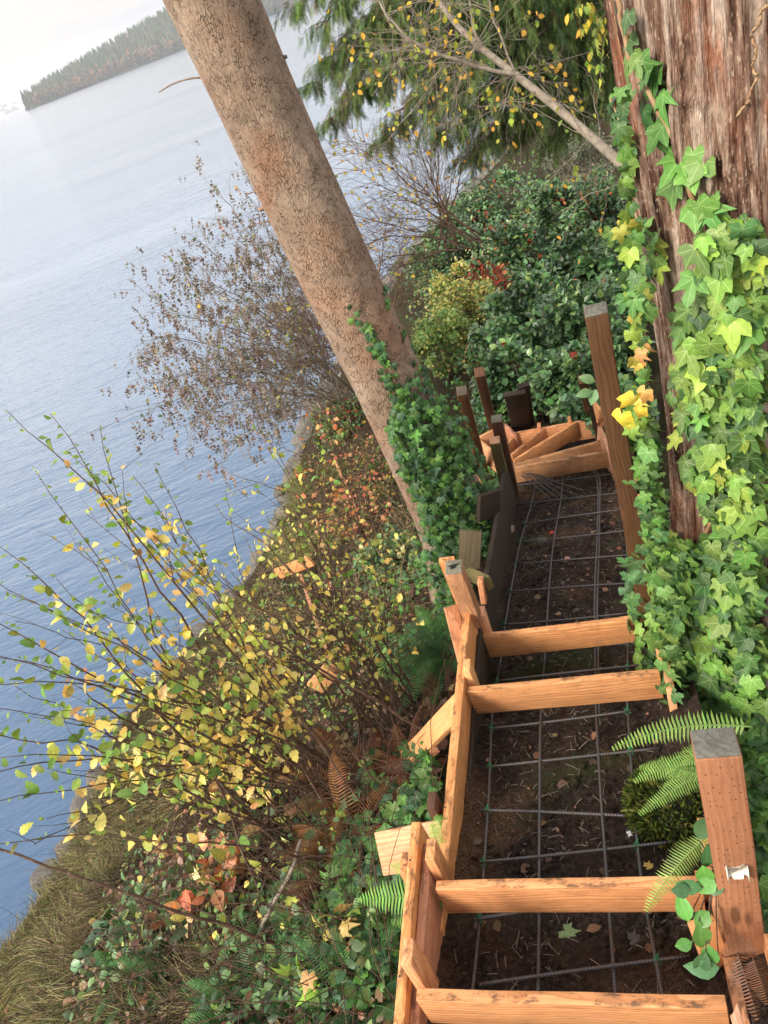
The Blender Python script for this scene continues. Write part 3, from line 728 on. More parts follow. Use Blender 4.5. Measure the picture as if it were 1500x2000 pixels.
def unit(n): v = rng.standard_normal((n, 3)); return v / np.linalg.norm(v, axis=1)[:, None]
def pal(cols, n, p=None, jit=.18):
    cols = np.asarray(cols, float); i = rng.choice(len(cols), n, p=p)
    c = cols[i] * (1 + jit * rng.standard_normal((n, 1))) * (1 + .08 * rng.standard_normal((n, 3)))
    return np.clip(c, .004, .95)
YEL = [(.78, .60, .15), (.72, .48, .18), (.58, .56, .13), (.36, .46, .10), (.17, .31, .07), (.56, .30, .14)]
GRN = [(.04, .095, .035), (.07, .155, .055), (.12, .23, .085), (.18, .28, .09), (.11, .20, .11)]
RED = [(.30, .03, .02), (.45, .09, .05), (.16, .02, .02)]
IVG = [(.045, .115, .03), (.075, .165, .042), (.11, .23, .05), (.15, .28, .055), (.065, .145, .05)]
IVL = [(.13, .27, .055), (.18, .32, .06), (.27, .38, .06), (.11, .235, .05), (.075, .175, .06), (.14, .27, .07)]

def in_poly(P, poly):
    x, y = P[:, 0], P[:, 1]; c = np.zeros(len(P), bool); n = len(poly)
    for i in range(n):
        x1, y1 = poly[i]; x2, y2 = poly[(i + 1) % n]
        m = ((y1 > y) != (y2 > y)); c ^= m & (x < (x2 - x1) * (y - y1) / ((y2 - y1) + 1e-12) + x1)
    return c
def sample(poly, n):
    poly = np.array(poly, float); lo, hi = poly.min(0), poly.max(0); out = []
    while sum(map(len, out)) < n:
        P = lo + rng.random((n * 2, 2)) * (hi - lo); out.append(P[in_poly(P, poly)])
    return np.concatenate(out)[:n]
def bez(a, b, c, n):
    t = np.linspace(0, 1, n)[:, None]; a, b, c = map(lambda q: np.asarray(q, float), (a, b, c))
    return a * (1 - t) ** 2 + 2 * b * t * (1 - t) + c * t * t
def wig(p, s):
    k = len(p); w_ = rng.standard_normal((k, 3)).cumsum(0) * s; w_ -= np.linspace(0, 1, k)[:, None] * w_[-1]; return p + w_

# ------------------------------------------------------------------ trunks
def trunk_mesh(rows, sides, f):
    zz = np.linspace(0, 1, rows); th = np.arange(sides) / sides * 2 * pi
    V = np.array([f(z_, th) for z_ in zz]); i = np.arange(rows - 1)[:, None] * sides; j = np.arange(sides)[None]; j2 = (j + 1) % sides
    fq = np.stack([i + j, i + j2, i + sides + j2, i + sides + j], -1).reshape(-1, 4)
    mb = MB(); return mb.quads(V.reshape(-1, 3), fq)
FZ0, FZ1 = 3.3, 11.5
def fir_c(z): 
    t = (z - 4.0) / 4.15
    return np.array([.56 - .40 * t - .03 * sin(t * 2.6), 5.40 - .10 * t])
def fir_r(z, th=0): return .262 - .006 * (z - 6) + .16 * np.exp(-(z - 3.7) / .55) * (1 + .25 * np.cos(th * 3 + .5))
def fir_f(t, th):
    z = FZ0 + (FZ1 - FZ0) * t; c = fir_c(z); r = fir_r(z, th) + .008 * vnoise(np.cos(th) * 2 + 9, np.sin(th) * 2 + z * 1.1 + 3, 4) + .004 * vnoise(th * 9, z * 5, 8)
    for (kz, ka, s_) in ((7.2, -1.0, .02), (6.3, -1.5, .018), (6.0, -.9, .02), (7.6, -2.1, .02), (5.5, -2.3, .015)):
        da = (th - ka + pi) % (2 * pi) - pi; r = r + s_ * 1.3 * np.exp(-((da * .26) ** 2 + (z - kz) ** 2) / .0022) - s_ * 1.4 * np.exp(-((da * .26) ** 2 + (z - kz) ** 2) / .0003)
    return np.stack([c[0] + r * np.cos(th), c[1] + r * np.sin(th), np.full_like(th, z)], 1)
fir = thing('leaning_fir', 'tall tan barked fir trunk leaning left over the water with ivy at its foot', 'tree', (FIR[0], FIR[1], 3.8))
trunk_mesh(420, 96, fir_f).build('trunk', M['bark_fir'], fir, smooth=True)
# broken branch stubs and dead twigs
for (z_, az, ln, r_) in ((8.38, pi * .98, .22, .05), (7.0, pi * .97, .07, .02), (6.75, -.4, .05, .02), (7.75, -.15, .05, .016), (6.1, -.35, .05, .02), (7.1, 2.9, .12, .006), (6.9, 3.0, .25, .005), (7.8, 3.0, .3, .006)):
    c = fir_c(z_); dr_ = np.array([cos(az), sin(az), .35]); p0 = np.array([c[0], c[1], z_]) + dr_ * .22 * np.array([1, 1, 0])
    mb = MB(); pts = [p0 + dr_ * ln * q + np.array([0, 0, -.3 * ln * q * q]) for q in np.linspace(0, 1, 5)]
    mb.tube(pts, np.linspace(r_, r_ * .6, 5), 7); mb.build('branch_stub', M['bark_fir'], fir, smooth=True)

CZ0, CZ1 = 4.3, 11.0
def ced_c(z): return np.array([1.97 - .052 * (z - 5), 2.70 - .012 * (z - 5)])
def ced_r(z, th):
    return .545 + .26 * np.exp(-(z - 4.6) / .55) + .03 * np.cos(th * 2 + 1) + .02 * np.cos(th * 5 + z * .15)
def ced_f(t, th):
    z = CZ0 + (CZ1 - CZ0) * t; c = ced_c(z)
    thw = th + .04 * vnoise(th * 0 + z * .8, th * 2, 3)
    cx, sy_ = np.cos(thw), np.sin(thw)
    ridge = np.abs(fbm(cx * 11 + 20, sy_ * 11 + z * .35, 3, 11)); r = ced_r(z, th) + .040 * ridge + .016 * fbm(cx * 34, sy_ * 34 + z * 1.2, 2, 5) - .035
    da = (th - radians(206) + pi) % (2 * pi) - pi; dz = (z - 7.30) / 1.7; kn = np.sqrt((da * .55) ** 2 + dz ** 2)
    r = r + .035 * np.exp(-(kn / .11) ** 2) - .03 * np.exp(-(kn / .045) ** 2) + .008 * np.sin(kn * 130) * np.exp(-(kn / .13) ** 2)
    return np.stack([c[0] + r * np.cos(th), c[1] + r * np.sin(th), np.full_like(th, z)], 1)
ced = thing('cedar_tree', 'massive red brown stringy barked cedar trunk at the right edge with climbing ivy', 'tree', (CED[0], CED[1], 4.6))
trunk_mesh(520, 420, ced_f).build('trunk', M['bark_cedar'], ced, smooth=True)
def cylhits(P, cf, rf, zmin):
    """where image points fall on a trunk, else on the ground"""
    R = rays(P); n = len(R); d = np.full(n, np.nan); nr = np.zeros((n, 3)); on = np.zeros(n, bool)
    for dd in np.arange(1.0, 9, .012):
        X = R * dd + np.array([0, 0, EYE]); z = X[:, 2]
        cc = np.array([cf(q) for q in z]) ; dx = X[:, 0] - cc[:, 0]; dy = X[:, 1] - cc[:, 1]; rr = np.hypot(dx, dy); th = np.arctan2(dy, dx)
        ti = (rr < rf(z, th)) & (z > zmin); gi = z < terr(X[:, 0], X[:, 1])
        new = np.isnan(d) & (ti | gi)
        if new.any():
            d[new] = dd; on[new] = ti[new]
            nr[new] = np.stack([dx / rr, dy / rr, np.where(ti, .1, 0)], 1)[new]; nr[new & ~ti] = (0, 0, 1)
        if not np.isnan(d).any(): break
    ok = ~np.isnan(d); return (R * d[:, None] + np.array([0, 0, EYE]))[ok], nr[ok], on[ok]
def drape(mb, X, nr, on, size, col, tms, lift=(.015, .12), hang=.75):
    n = len(X); ti = rng.integers(0, len(tms), n)
    toc = np.array([0, 0, EYE]) - X; toc /= np.linalg.norm(toc, axis=1)[:, None]
    nn = nr * 1.0 + np.array([-.15, -.25, .75]) * .75 + .42 * unit(n)
    dn = np.array([0, 0, -1.0]) * hang + .45 * unit(n) + nr * .25 + np.where(on[:, None], 0, 1) * (.6 * unit(n) + np.array([-.3, -.3, .4]))
    P = X + nr * (lift[0] + (lift[1] - lift[0]) * rng.random((n, 1)))
    for k in range(len(tms)):
        m = ti == k; mb.inst(tms[k], P[m], dn[m], nn[m], size[m], col[m])
    return P
ivy = thing('climbing_ivy', 'bright green five lobed ivy climbing the red brown cedar and spilling over the bank', 'ivy', (CED[0] - .4, CED[1] - .5, 5.0))
mb = MB(); vb = MB()
vines = [([(1222, -10), (1228, 40), (1256, 110), (1285, 160), (1300, 205), (1335, 260), (1350, 340), (1370, 420), (1392, 500), (1420, 600), (1410, 720), (1440, 860), (1400, 1000), (1350, 1120), (1320, 1250)], .009),
         ([(1196, 170), (1222, 230), (1235, 300), (1245, 380), (1265, 450), (1290, 500), (1250, 560), (1262, 680), (1268, 800), (1280, 920), (1290, 1050)], .006),
         ([(1500, -10), (1468, 60), (1465, 150), (1448, 225)], .005), ([(1500, 520), (1440, 560), (1390, 600)], .006), ([(1500, 830), (1430, 900), (1360, 960)], .006), ([(1250, 620), (1262, 760), (1270, 860)], .005)]
for P, r_ in vines:
    p = catm(P, 60); p[:, 0] += 3 * np.sin(np.arange(60) * .5); X, nr, on = cylhits(p, ced_c, ced_r, 4.3)
    X = X + nr * .025; X = wig(X, .002); vb.tube(X, r_, 6)
vb.build('vine_stem', M['vine'], ivy, smooth=True)
def put(poly, n, smin, smax, cols, p=None, lift=(.015, .12), tms=T_IVY, big=2.0):
    P = sample(poly, n); X, nr, on = cylhits(P, ced_c, ced_r, 4.3); k = len(X)
    sz = smin + (smax - smin) * rng.random(k) ** big; drape(mb, X, nr, on, sz, pal(cols, k, p), tms, lift)
    return X
def along(P, n, spread, smin, smax, cols, lift=(.01, .05)):
    p = catm(P, n) + rng.standard_normal((n, 2)) * spread; X, nr, on = cylhits(p, ced_c, ced_r, 4.3); k = len(X)
    drape(mb, X, nr, on, smin + (smax - smin) * rng.random(k), pal(cols, k), T_IVY, lift)
along([(1240, 20), (1262, 90), (1275, 110)], 5, 12, .05, .075, IVG)
along([(1268, 115), (1300, 150), (1292, 175), (1262, 155), (1300, 240), (1285, 250)], 9, 8, .07, .09, [(.07, .20, .04), (.10, .24, .05)])
along([(1340, 290), (1375, 300), (1320, 320), (1390, 390), (1370, 400), (1395, 430)], 11, 9, .07, .105, [(.17, .36, .07), (.14, .31, .07)])
along([(1205, 180), (1225, 230), (1240, 300), (1230, 350), (1262, 420), (1270, 450)], 26, 7, .045, .065, IVG)
along([(1235, 440), (1245, 530), (1232, 560), (1250, 600)], 24, 12, .055, .08, IVL)
along([(1285, 440), (1295, 520), (1290, 480)], 12, 8, .05, .08, IVL)
along([(1240, 620), (1245, 700), (1240, 735), (1232, 760), (1250, 780)], 12, 8, .06, .08, [(.62, .30, .08), (.70, .52, .06), (.55, .20, .10), (.40, .42, .06)])
put([(1380, 440), (1500, 420), (1500, 700), (1368, 700), (1352, 620), (1382, 560), (1402, 500)], 250, .05, .105, IVL, lift=(.015, .14))
put([(1368, 690), (1500, 690), (1500, 1060), (1420, 1050), (1402, 960), (1380, 860), (1365, 780)], 340, .055, .11, IVG + IVL[:3], lift=(.015, .15))
put([(1262, 760), (1275, 740), (1296, 900), (1312, 1060), (1268, 1060), (1262, 900)], 110, .045, .075, IVG + IVL[:2], lift=(.015, .10))
put([(1272, 1040), (1500, 1030), (1500, 1430), (1305, 1400), (1298, 1290), (1290, 1180)], 880, .055, .11, IVG + IVL[:2], lift=(.02, .2))
put([(1290, 1300), (1500, 1350), (1500, 1440), (1345, 1420), (1300, 1390)], 200, .04, .07, IVG, lift=(.02, .16))
put([(1440, 1400), (1500, 1380), (1500, 2000), (1470, 2000), (1475, 1850)], 320, .05, .09, IVG, lift=(.02, .2))
def edgeleaves(P, n, spread, smin, smax, cols, yv=(2.4, 2.72)):
    p = catm(P, n) + rng.standard_normal((n, 2)) * np.asarray(spread)
    R_ = rays(p); X = R_ * (rng.uniform(*yv, n) / R_[:, 1])[:, None] + np.array([0, 0, EYE]); k = rng.integers(0, 6, n)
    dn = np.array([0, 0, -1.0]) + .5 * unit(n); nn = np.array([-.5, -.55, .5]) + .6 * unit(n); sz = smin + (smax - smin) * rng.random(n); c = pal(cols, n)
    for i in range(6): m = k == i; mb.inst(T_IVY[i], X[m], dn[m], nn[m], sz[m], c[m])
edgeleaves([(1228, 430), (1238, 560), (1246, 620)], 42, (11, 12), .045, .075, IVL + [(.42, .46, .10)])
edgeleaves([(1245, 620), (1245, 760), (1235, 840)], 34, (9, 12), .04, .065, IVL + [(.55, .30, .10), (.60, .50, .10)])
edgeleaves([(1262, 830), (1262, 920), (1272, 1000), (1272, 1090)], 110, (13, 14), .045, .075, IVG + IVL[3:], (2.5, 2.9))
edgeleaves([(1290, 1090), (1300, 1200), (1310, 1300), (1318, 1400)], 120, (14, 14), .045, .08, IVG + IVL[3:], (2.3, 2.7))
edgeleaves([(1232, 1085), (1228, 1130), (1240, 1190)], 12, (9, 8), .06, .085, [(.16, .28, .14), (.10, .22, .08)], (2.5, 2.7))
edgeleaves([(1208, 180), (1222, 300), (1232, 420)], 22, (5, 8), .035, .055, IVG)
# yellow leaves hanging off the left edge in front of the post
c_ = ced_c(6.0)
for (px, py, dd, s_, cl) in ((1237, 778, 2.35, .075, (.78, .62, .08)), (1213, 812, 2.36, .07, (.80, .68, .07)), (1222, 825, 2.4, .055, (.60, .62, .08)), (1250, 800, 2.4, .05, (.75, .55, .07)), (1258, 765, 2.4, .06, (.70, .38, .12))):
    X = at(px, py, dd); mb.inst(T_IVY[3], [X], [(-.3 + .5 * rng.standard_normal(), .2, -1)], [(-.6 + .5 * rng.standard_normal(), -.7, .5)], np.array([s_ * .85]), [cl])
mb.build('ivy_leaves', M['ivy'], ivy)

# ivy at the foot of the fir
ivf = thing('climbing_ivy', 'dark green ivy wrapped round the foot of the leaning fir and trailing up its bark', 'ivy', (FIR[0], FIR[1] - .3, 4.0))
mb = MB(); vb = MB()
def putf(poly, n, smin, smax, cols, lift=(.01, .1), tms=T_IVY):
    P = sample(poly, n); X, nr, on = cylhits(P, fir_c, lambda z, th: fir_r(z, th), 3.4); k = len(X)
    drape(mb, X, nr, on, smin + (smax - smin) * rng.random(k) ** 1.5, pal(cols, k), tms, lift)
IVD = [(.035, .10, .03), (.05, .14, .035), (.08, .20, .045), (.11, .26, .05), (.05, .12, .06)]
putf([(760, 830), (800, 780), (860, 800), (910, 880), (935, 960), (958, 1050), (925, 1090), (870, 1085), (835, 1000), (800, 930)], 950, .04, .075, IVD, (.01, .16))
putf([(770, 760), (845, 700), (858, 800), (800, 850), (760, 830)], 110, .035, .06, IVD)
for P in ([(685, 598), (705, 640), (735, 680), (752, 730), (775, 790), (790, 850)], [(742, 530), (760, 590), (790, 650), (815, 720), (840, 790)], [(715, 640), (760, 720), (800, 820)]):
    p = catm(P, 34) + rng.standard_normal((34, 2)) * 7; X, nr, on = cylhits(p, fir_c, fir_r, 3.4); drape(mb, X, nr, on, .035 + .025 * rng.random(len(X)), pal(IVD, len(X)), T_IVY, (.005, .03))
    X, nr, on = cylhits(catm(P, 30), fir_c, fir_r, 3.4); vb.tube(X + nr * .008, .004, 5)
putf([(825, 1010), (905, 1040), (915, 1130), (875, 1145), (845, 1110)], 190, .04, .07, IVD, (.02, .2))
mb.build('ivy_leaves', M['ivy'], ivf); vb.build('vine_stem', M['vine'], ivf)

# ------------------------------------------------------------------ bushes on the far bank
def gdepth(px, py):
    r = ray(px, py); X = hit(px, py); return (EYE - X[2]) / -r[2]
def bush(name, label, cat, px, py, rpx, cols, p=None, n=2200, size=(.05, .085), tm=T_OV, mat='gloss', f=.90, vs=.85, group='shrubs on the bank', stems=12, stem='dtwig', nrmup=.9, depth=None):
    dpt = depth or gdepth(px, py) * f; c = at(px, py, dpt); r = rpx * dpt / F_PX
    g0 = float(terr(c[0], c[1])); base = np.array([c[0], c[1], g0])
    t = thing(name, label, cat, base, group)
    n = int(n)
    # irregular crown made of many clumps
    K = 26; cc = unit(K) * (rng.random((K, 1)) ** .5) * .95; cc[:, 2] *= vs; rad = .14 + .30 * rng.random(K)
    k = rng.integers(0, K, n); q = unit(n) * (rng.random((n, 1)) ** .33); q[:, 2] *= .8
    loc = cc[k] + q * rad[k][:, None]; P = c + loc * r
    out = loc / (np.linalg.norm(loc, axis=1)[:, None] + .1)
    P[:, 2] = np.maximum(P[:, 2], terr(P[:, 0], P[:, 1]) + .03)
    d = out * .7 + .6 * unit(n) + np.array([0, 0, .1]); nn = np.array([0, 0, nrmup]) + out * .5 + .5 * unit(n)
    col = pal(cols, n, p) * (1 + .22 * rng.standard_normal(K))[k][:, None]
    mb = MB(); tms = tm if isinstance(tm, list) else [tm]; ti = rng.integers(0, len(tms), n); sz = size[0] + (size[1] - size[0]) * rng.random(n)
    for i, T_ in enumerate(tms):
        m = ti == i; mb.inst(T_, P[m], d[m], nn[m], sz[m], np.clip(col[m], .004, .9))
    mb.build('foliage', M[mat], t)
    mb = MB()
    for i in range(stems):
        b_ = base + np.array([*(rng.standard_normal(2) * r * .22), -.05]); b_[2] = max(float(terr(b_[0], b_[1])) - .04, c[2] - 1.5 * r)
        e = c + cc[i % K] * r * 1.15; mb.tube(wig(bez(b_, (b_ + e) / 2 + np.array([0, 0, .1 * r]), e, 7), .02 * r), np.linspace(.012, .004, 7), 5)
        for _ in range(4):
            s_ = b_ + (e - b_) * rng.uniform(.4, 1); mb.tube(wig(bez(s_, s_ + unit(1)[0] * r * .2, s_ + unit(1)[0] * r * .45, 5), .01 * r), np.linspace(.005, .002, 5), 4)
    mb.build('stems', M[stem], t); return t
EV = [(960, 395, 75, 'evergreen bush with red tinted leaves nearest the far water edge'), (1050, 430, 85, 'broad evergreen bush just below the grey leaning branch'),
      (1150, 420, 75, 'dark evergreen bush in the shade under the lichen covered twigs'), (1185, 520, 80, 'blue green bush touching the left edge of the cedar trunk'),
      (1090, 540, 80, 'dense blue green leathery bush in the middle of the far bank'), (985, 500, 70, 'evergreen bush mixed with deep red leaves in the far bank centre'),
      (900, 470, 62, 'small leaved dark bush at the water side of the bank'), (1120, 640, 90, 'dark leathery bush right behind the top of the tall brown post'),
      (1010, 640, 80, 'evergreen bush between the yellow bush and the tall post'), (1040, 735, 75, 'low dark green bush directly behind the dark upright boards'),
      (1130, 745, 70, 'low evergreen bush behind the thin grey stake'), (1195, 690, 60, 'shaded evergreen bush between the tall post and the cedar'),
      (965, 745, 50, 'ivy like green bush behind the two slim brown posts'), (845, 520, 50, 'thin dark bush hugging the right side of the fir trunk'), (1210, 800, 50, 'leafy green bush to the right of the winder, behind the tall post foot')]
for (px, py, r_, lb) in EV:
    pr = [.3, .3, .18, .08, .1]; red = .03 if 'red' in lb else .003
    cols = GRN + [(.30, .04, .02), (.45, .12, .05)]; pr = [x / sum(pr) * (1 - 2 * red) for x in pr] + [red, red]
    bush('evergreen_shrub', lb, 'shrub', px, py, r_ * 1.12, cols, pr, n=3600 if r_ > 65 else 2400, tm=[T_OV, T_RD], size=(.075, .125), f=.87)
bush('yellow_shrub', 'bush of small pale yellow autumn leaves on the far bank right of the fir', 'shrub', 905, 595, 96, [(.66, .56, .20), (.60, .50, .22), (.48, .48, .16), (.34, .42, .15), (.20, .30, .11), (.10, .17, .06)], [.2, .08, .2, .22, .18, .12], n=5600, size=(.04, .075), tm=T_RD, mat='thin', f=.82)
bush('yellow_shrub', 'smaller yellow green bush beside the fir trunk above the brown posts', 'shrub', 860, 665, 66, [(.42, .42, .14), (.30, .38, .14), (.18, .28, .10)] + GRN[2:4], n=2800, size=(.045, .075), tm=T_RD, mat='thin', f=.84)
bush('red_shrub', 'deep red leaved bush hidden among evergreens right of the yellow bush', 'shrub', 955, 555, 62, RED, n=520, size=(.06, .10), mat='thin', f=.83)
bush('green_shrub', 'green and red leaved bush at the water edge left of the fir trunk', 'shrub', 655, 830, 60, GRN[1:4] + [(.25, .33, .06), (.30, .04, .02)], n=2200, size=(.05, .09), tm=[T_OV, T_RD], mat='leaf', f=.93)
bush('pink_leaf_shrub', 'sparse twiggy bush with peach and pink autumn leaves left of the fir foot', 'shrub', 735, 905, 70, [(.60, .32, .18), (.55, .38, .14), (.45, .14, .09), (.30, .32, .08), (.12, .20, .05), (.10, .18, .06)], n=420, size=(.04, .07), tm=T_RD, mat='thin', f=.9, stems=26, stem='twig')
bush('pink_leaf_shrub', 'bush of rusty pink withered leaves on the slope below the fir foot', 'shrub', 690, 1010, 70, [(.55, .25, .14), (.45, .16, .08), (.40, .30, .12), (.12, .18, .05), (.10, .17, .06)], n=520, size=(.04, .07), tm=T_RD, mat='thin', f=.92, stems=26, stem='twig')
bush('salal_bush', 'rounded leaf green bush between the yellow shrub and the post with the rotted hole', 'shrub', 775, 1110, 75, GRN[1:] + [(.35, .34, .10)], n=1500, size=(.05, .085), tm=T_RD, mat='gloss', f=.94)
bush('salal_bush', 'pale blue green leaved bush on the grassy bank at the lower left', 'shrub', 230, 1850, 60, [(.12, .22, .12), (.08, .18, .07), (.10, .15, .06)], n=330, size=(.06, .11), tm=T_RD, mat='gloss', f=.95)
bush('broadleaf_bush', 'low bush of big peach and tan drooping leaves above the lower left ferns', 'shrub', 440, 1760, 110, [(.66, .30, .14), (.60, .42, .22), (.45, .14, .07), (.42, .40, .10), (.10, .16, .06)], n=120, size=(.08, .14), tm=T_OV5, mat='leaf', f=.93, stems=16, nrmup=.3, stem='twig')
bush('leafy_bush', 'low dark green leafy bush among twigs at the bottom left of the photo', 'shrub', 330, 1850, 95, GRN[:4] + [(.3, .12, .05)], n=700, size=(.05, .1), tm=[T_OV, T_RD], mat='gloss', f=.96, vs=.5)
bush('broadleaf_bush', 'low bush with big lemon yellow lobed leaves beside the lower side board', 'shrub', 660, 1850, 110, [(.52, .46, .12), (.38, .46, .08), (.58, .36, .14), (.25, .40, .05)], n=40, size=(.05, .085), tm=T_MAP[0], mat='ivy', f=.92, stems=10, nrmup=.5, stem='twig')
bush('lichen_shrub', 'pale grey green lichen covered twiggy shrub below the grey leaning branch', 'shrub', 1140, 290, 70, [(.30, .32, .22), (.20, .23, .15), (.12, .15, .09)], n=5200, size=(.03, .06), tm=T_RD, mat='dry', stems=40, stem='gtwig', f=.72)
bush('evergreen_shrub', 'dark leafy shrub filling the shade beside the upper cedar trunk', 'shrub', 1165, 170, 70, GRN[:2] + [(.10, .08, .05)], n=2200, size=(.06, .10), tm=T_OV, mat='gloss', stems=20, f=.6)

# ------------------------------------------------------------------ branching plants
def grow(mb, p, d, L, r, lvl, tips, nch=4, spread=.55, droop=0., w_=.04, k=6):
    d = d / np.linalg.norm(d); t = np.linspace(0, 1, k)[:, None]
    pts = p + d * L * t + np.array([0, 0, droop * L]) * t * t; pts = wig(pts, w_ * L / k ** .5)
    mb.tube(pts, np.linspace(r, r * .55, k), 5 if r > .006 else 3, cap=False)
    e = pts[-1] - pts[-2]; e /= np.linalg.norm(e) + 1e-9
    for i in range(1, k): tips.append((pts[i], e, lvl))
    if lvl > 0:
        for _ in range(nch):
            i = rng.integers(1, k); dd = e + spread * 1.5 * unit(1)[0]
            grow(mb, pts[i], dd, L * rng.uniform(.4, .7), r * .5, lvl - 1, tips, nch, spread, droop, w_)
    return pts
def leafsites(tips, lvls=(0,)):
    q = [(a, b) for a, b, l in tips if l in lvls]; return np.array([a for a, b in q]), np.array([b for a, b in q])

# long upright shrub with yellow leaves, near left
def longshrub(label, base, tips_, r0, nleaf, lsize, cols, probs, name='yellow_leaf_shrub', side=7, seedheads=0, leafup=(.3, 1.0), side_len=.42, sl_leaves=2):
    t = thing(name, label, 'shrub', base, 'yellow leaved shrubs on the slope')
    sm = MB(); lm = MB(); hd = MB(); allp = []; alld = []; gr = []
    for (tip, rr) in tips_:
        b_ = base + np.array([*(rng.standard_normal(2) * .22), 0]); b_[2] = float(terr(b_[0], b_[1])) - .03
        tip = np.asarray(tip); mid = (b_ + tip) / 2 + np.array([0, 0, .16 * np.linalg.norm(tip - b_)]) + .06 * rng.standard_normal(3)
        pts = wig(bez(b_, mid, tip, 16), .014); sm.tube(pts, np.linspace(r0 * rr, .0016, 16), 6)
        L = np.linalg.norm(np.diff(pts, axis=0), axis=1).sum(); m = int(L / nleaf)
        for q in np.linspace(leafup[0], leafup[1], max(m, 2)):
            j = min(int(q * 15), 14); fr = q * 15 - j; X = pts[j] * (1 - fr) + pts[j + 1] * fr
            if rng.random() < .85: allp.append(X); alld.append(pts[j + 1] - pts[j]); gr.append(q)
        for _ in range(side):
            j = rng.integers(3, 12); tt = []
            dd = (pts[j + 1] - pts[j]); dd = dd / np.linalg.norm(dd) + .75 * unit(1)[0]
            grow(sm, pts[j], dd, side_len * rng.uniform(.5, 1.1), r0 * .28, 1, tt, 2, .5, .05)
            P, D = leafsites(tt, (0, 1))
            kk = rng.choice(len(P), min(len(P), sl_leaves * 4), replace=False)
            for i in kk: allp.append(P[i]); alld.append(D[i]); gr.append(.2 + .4 * rng.random())
    P = np.array(allp); D = np.array(alld); gr = np.array(gr); n = len(P)
    off = unit(n); d = D / (np.linalg.norm(D, axis=1)[:, None] + 1e-9) * .3 + off * .8 + np.array([0, 0, -.25])
    P = P + d / np.linalg.norm(d, axis=1)[:, None] * .012
    nn = unit(n) * .8 + np.array([-.2, -.5, .7]); sz = lsize[0] + (lsize[1] - lsize[0]) * rng.random(n) ** 1.6
    c = pal(cols, n, probs); gt = gr > .82; c[gt] = pal([(.16, .28, .05), (.24, .34, .06)], gt.sum())
    sz = np.where(gr > .9, sz * .6, sz); h_ = n // 2
    lm.inst(T_TOOTH[0], P[:h_], d[:h_], nn[:h_], sz[:h_], c[:h_]); lm.inst(T_TOOTH[1], P[h_:], d[h_:], nn[h_:], sz[h_:], c[h_:])
    sm.build('stems', M['twig'], t, smooth=True); lm.build('leaves', M['leaf'], t)
    return t
def tp_(L): return [(at(x, y, d_), r_) for (x, y, d_, r_) in L]
B1 = hit(655, 1610, .0)
longshrub('tall fan of long brown stems with green and yellow leaves reaching over the water', B1,
          tp_([(12, 800, 3.9, 1), (98, 808, 4.0, 1), (195, 830, 4.3, .9), (70, 920, 3.9, .6), (0, 1068, 3.7, 1), (20, 1160, 3.7, .8), (0, 1285, 3.5, 1.1), (150, 1060, 4.0, .7), (240, 1010, 4.3, .6),
               (0, 1480, 3.3, .8), (300, 905, 4.5, .8), (60, 1400, 3.6, .6), (-40, 1200, 3.5, .9), (-60, 1330, 3.3, 1), (330, 1000, 4.6, .7), (170, 940, 4.2, .6), (-20, 1570, 3.4, .6), (120, 1230, 3.9, .6), (210, 1180, 4.1, .5), (380, 1080, 4.5, .6), (90, 1500, 3.6, .6), (-60, 1440, 3.3, .9), (-60, 1520, 3.2, .7), (-50, 1650, 3.3, .7), (-40, 1380, 3.4, .6), (-60, 1250, 3.4, .8), (30, 1340, 3.6, .5), (110, 1130, 4.0, .6), (260, 930, 4.4, .5), (130, 880, 4.1, .5), (440, 960, 4.8, .6), (-30, 1120, 3.6, .6)]),
          .011, .058, (.03, .075), YEL, [.32, .12, .18, .22, .14, .02], side=2, sl_leaves=1)
B2 = hit(760, 1440, .0)
longshrub('dense shrub of small yellow leaves on thin upright stems left of the pale brace', B2,
          tp_([(420, 985, 5.2, .9), (500, 840, 5.4, .8), (560, 930, 5.4, .7), (600, 880, 5.6, .6), (480, 1050, 5.3, .7), (540, 1100, 5.2, .8), (610, 1000, 5.5, .6), (655, 1100, 5.3, .7), (700, 1080, 5.2, .5), (350, 1100, 5.0, .8), (400, 1190, 4.9, .8), (470, 1230, 4.8, .8),
               (560, 1200, 5.0, .7), (620, 1230, 4.9, .7), (680, 1210, 4.9, .6), (640, 820, 5.9, .5), (700, 960, 5.6, .5), (380, 1290, 4.6, .7), (730, 1190, 4.9, .5), (520, 1000, 5.4, .6)]),
          .014, .15, (.03, .062), YEL, [.22, .07, .30, .26, .14, .01], side=6, side_len=.5, sl_leaves=1)
B3 = hit(560, 1560, .0)
longshrub('spreading shrub with large dappled yellow and green leaves low over the grassy bank', B3,
          tp_([(130, 1330, 4.3, 1), (220, 1290, 4.5, 1), (300, 1230, 4.7, .9), (330, 1340, 4.5, .8), (400, 1330, 4.5, .9), (180, 1440, 4.4, .9), (250, 1530, 4.5, .6), (470, 1330, 4.6, .8), (540, 1350, 4.6, .7), (260, 1400, 4.4, .9), (90, 1600, 4.2, .6), (560, 1430, 4.4, .6), (600, 1360, 4.5, .6), (340, 1450, 4.5, .6)]),
          .018, .16, (.035, .075), YEL, [.28, .1, .22, .25, .14, .01], side=6, side_len=.42, sl_leaves=1)
sb = thing('long_branch', 'long bare reddish brown stem crossing the bottom left over the grass', 'branch', hit(560, 1830))
mb = MB(); P = [at(x, y, d_) for x, y, d_ in ((-30, 1650, 3.5), (120, 1705, 3.55), (300, 1765, 3.7), (470, 1815, 3.9), (560, 1850, 4.1))]; pts = catm(P, 20); mb.tube(wig(pts, .003), np.linspace(.006, .010, 20), 6); mb.build('stem', M['twig'], sb, smooth=True)
